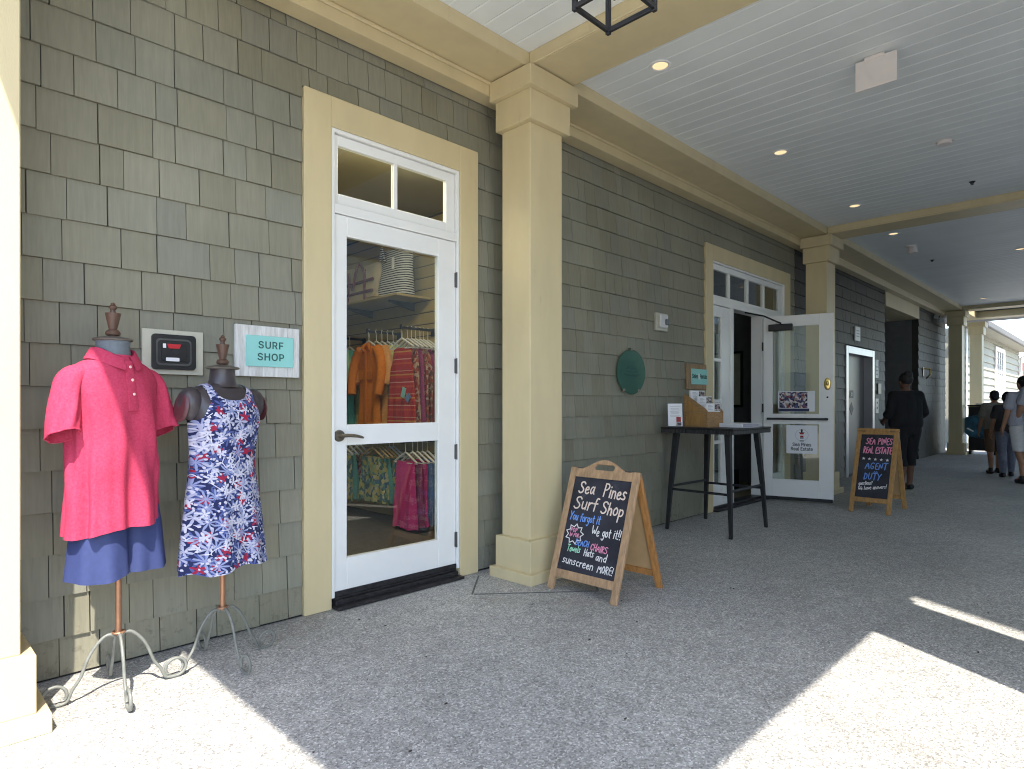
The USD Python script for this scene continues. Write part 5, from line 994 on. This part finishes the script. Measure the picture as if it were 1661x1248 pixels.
    # top: torso and upper arms, a little larger than the body
    for s in 'LR':
        a_, b_ = J['sh' + s], J['el' + s]; e_, w_ = J['el' + s], J['wr' + s]
        if sleeve <= 1: q = sleeve; J['sl' + s] = (a_[0] * (1 - q) + b_[0] * q, a_[1] * (1 - q) + b_[1] * q + .016 * S)
        else: q = sleeve - 1; J['sl' + s] = (e_[0] * (1 - q) + w_[0] * q, e_[1] * (1 - q) + w_[1] * q + .012 * S)
    J['h1'] = (P(-.09 * w, 0, .93 if hem > .5 else .98), .10 * w * S); J['h2'] = (P(.09 * w, 0, .93 if hem > .5 else .98), .10 * w * S)
    tb = [('pel', 'waist'), ('waist', 'chest'), ('chL', 'chR'), ('chest', 'nk'), ('shL', 'chL'), ('shR', 'chR'), ('shL', 'nk'), ('shR', 'nk'), ('chL', 'h1'), ('chR', 'h2'), ('h1', 'h2')]
    sl = [('sh' + s, 'sl' + s) for s in 'LR'] if sleeve <= 1 else [p for s in 'LR' for p in (('sh' + s, 'el' + s), ('el' + s, 'sl' + s))]
    hb = P(0, 0, hem * 1.0 + .36)[2]
    m = manifold3d.Manifold.batch_boolean(hull_chain(tb, J, .020 * S) + hull_chain(sl, J, .016 * S), manifold3d.OpType.Add).trim_by_plane([0, 0, 1.0], float(hb)).trim_by_plane([0, 0, -1.0], float(-1.462 * S))
    def soft(m, it=6, amp=.006, sd=0):
        v, f, _ = arr(m.refine_to_length(.022)); q = trimesh.Trimesh(v, f, process=True); trimesh.smoothing.filter_taubin(q, lamb=.5, nu=.53, iterations=it)
        nz = meshkit.fbm(q.vertices * [16, 16, 7], 3, sd) - .5; q.vertices = q.vertices + q.vertex_normals * (nz * 2 * amp)[:, None]; return q
    t.part('top', soft(m, sd=1), top, smooth=True)
    # bottoms
    lb = [('hip' + s, 'kn' + s) for s in 'LR'] + [('pelL', 'pelR'), ('pelL', 'hipL'), ('pelR', 'hipR')] + ([(a + s, b + s) for s in 'LR' for a, b in (('kn', 'cf'), ('cf', 'an'))] if leglen > .5 else [])
    zc = (.90 - leglen * .82) * S
    m = manifold3d.Manifold.batch_boolean(hull_chain(lb, J, .020 * S), manifold3d.OpType.Add).trim_by_plane([0, 0, 1.0], float(zc)).trim_by_plane([0, 0, -1.0], float(-1.0 * S))
    t.part('bottoms', soft(m, sd=2), bottom, smooth=True)
    for s in 'LR': t.part('shoe', fuse(hull_chain([('hl' + s, 'to' + s), ('an' + s, 'hl' + s)] if shoes != 'slip' else [('hl' + s, 'to' + s)], J, .008 * S), .014, 4), 'shoe_black', smooth=True); 
    # hair
    if hairstyle == 'up': hm = [ell(P(0, -.005, 1.635), np.array([.088, .098, .098]) * S), ell(P(0, -.05, 1.70), np.array([.062, .062, .052]) * S)]
    elif hairstyle == 'long': hm = [ell(P(0, -.01, 1.625), np.array([.086, .096, .105]) * S), manifold3d.Manifold.batch_hull([ell(P(0, -.05, 1.58), np.array([.08, .05, .08]) * S), ell(P(0, -.06, 1.44), np.array([.07, .035, .05]) * S)])]
    else: hm = [ell(P(0, -.002, 1.632), np.array([.082, .094, .093]) * S), ell(P(0, -.045, 1.58), np.array([.070, .055, .065]) * S)]
    m = manifold3d.Manifold.batch_boolean(hm, manifold3d.OpType.Add) - manifold3d.Manifold.cube([1, 1, .30 * S]).translate([-.5, .055 * S, (1.63 - .30) * S])
    v, f, _ = arr(m.refine_to_length(.015)); q = trimesh.Trimesh(v, f, process=True); trimesh.smoothing.filter_taubin(q, iterations=4); q.vertices = q.vertices + q.vertex_normals * ((meshkit.fbm(q.vertices * 60, 3, 4) - .5) * .016)[:, None]
    t.part('hair', q, hair, smooth=True); return t
person('person in loose black top and knee-length black trousers standing with back turned by the elevator', (10.53, -1.13), -42, 1.70,
    {'stride': .12, 'armL': ((-.27, -.03, 1.14), (-.22, .17, 1.02)), 'armR': ((.27, -.03, 1.14), (.20, .17, 1.03))}, 'skin_dark', 'hair_black', 'cloth_black', 'cloth_black', 'slip', 'up', sleeve=1.25, leglen=.66, wide=1.16, hem=.40)
person('person in grey tee shirt, white shorts and dark sneakers walking at the right edge', (12.81, -2.25), -55, 1.70, {'stride': .35}, 'skin_tan', 'hair_black', 'cloth_heather', 'cloth_white', 'shoe', 'short', sleeve=.6, leglen=.48, wide=1.05)
person('person with grey hair cut off by the right picture edge', (12.79, -2.45), -60, 1.80, {'stride': .25}, 'skin_tan', 'hair_grey', 'cloth_heather', 'cloth_slate', 'shoe', 'short', sleeve=.6, leglen=.45, wide=1.1)
person('shorter person in dark top and long slate trousers among the walkers', (13.64, -1.95), -70, 1.46, {'stride': .3}, 'skin_tan', 'hair_black', 'cloth_charcoal', 'cloth_slate', 'shoe', 'long', sleeve=.6, leglen=.98)
person('person in olive top and brown shorts, leftmost of the walking group', (14.19, -1.71), -65, 1.50, {'stride': .25}, 'skin_tan', 'hair_black', 'cloth_olive', 'cloth_brown', 'shoe', 'short', sleeve=.7, leglen=.55)

# ---------------------------------------------------------------- small litter on the floor
r = random.Random(11); lit = []
for _ in range(46):
    x, y = (r.uniform(.6, 6), r.uniform(-3.0, -.25)); s = r.uniform(.003, .009); a = r.uniform(0, 6.28)
    v = np.array([[s * r.uniform(.8, 1.6) * math.cos(a + k * 1.047), s * r.uniform(.3, .7) * math.sin(a + k * 1.047), 0] for k in range(6)]); v = np.vstack([v + [x, y, .001], v * .8 + [x, y, .004]])
    lit.append(trimesh.convex.convex_hull(v))
solo('leaf_litter', cat(*lit), 'litter', 'tiny dark leaf bits scattered on the concrete', 'litter', kind='stuff')
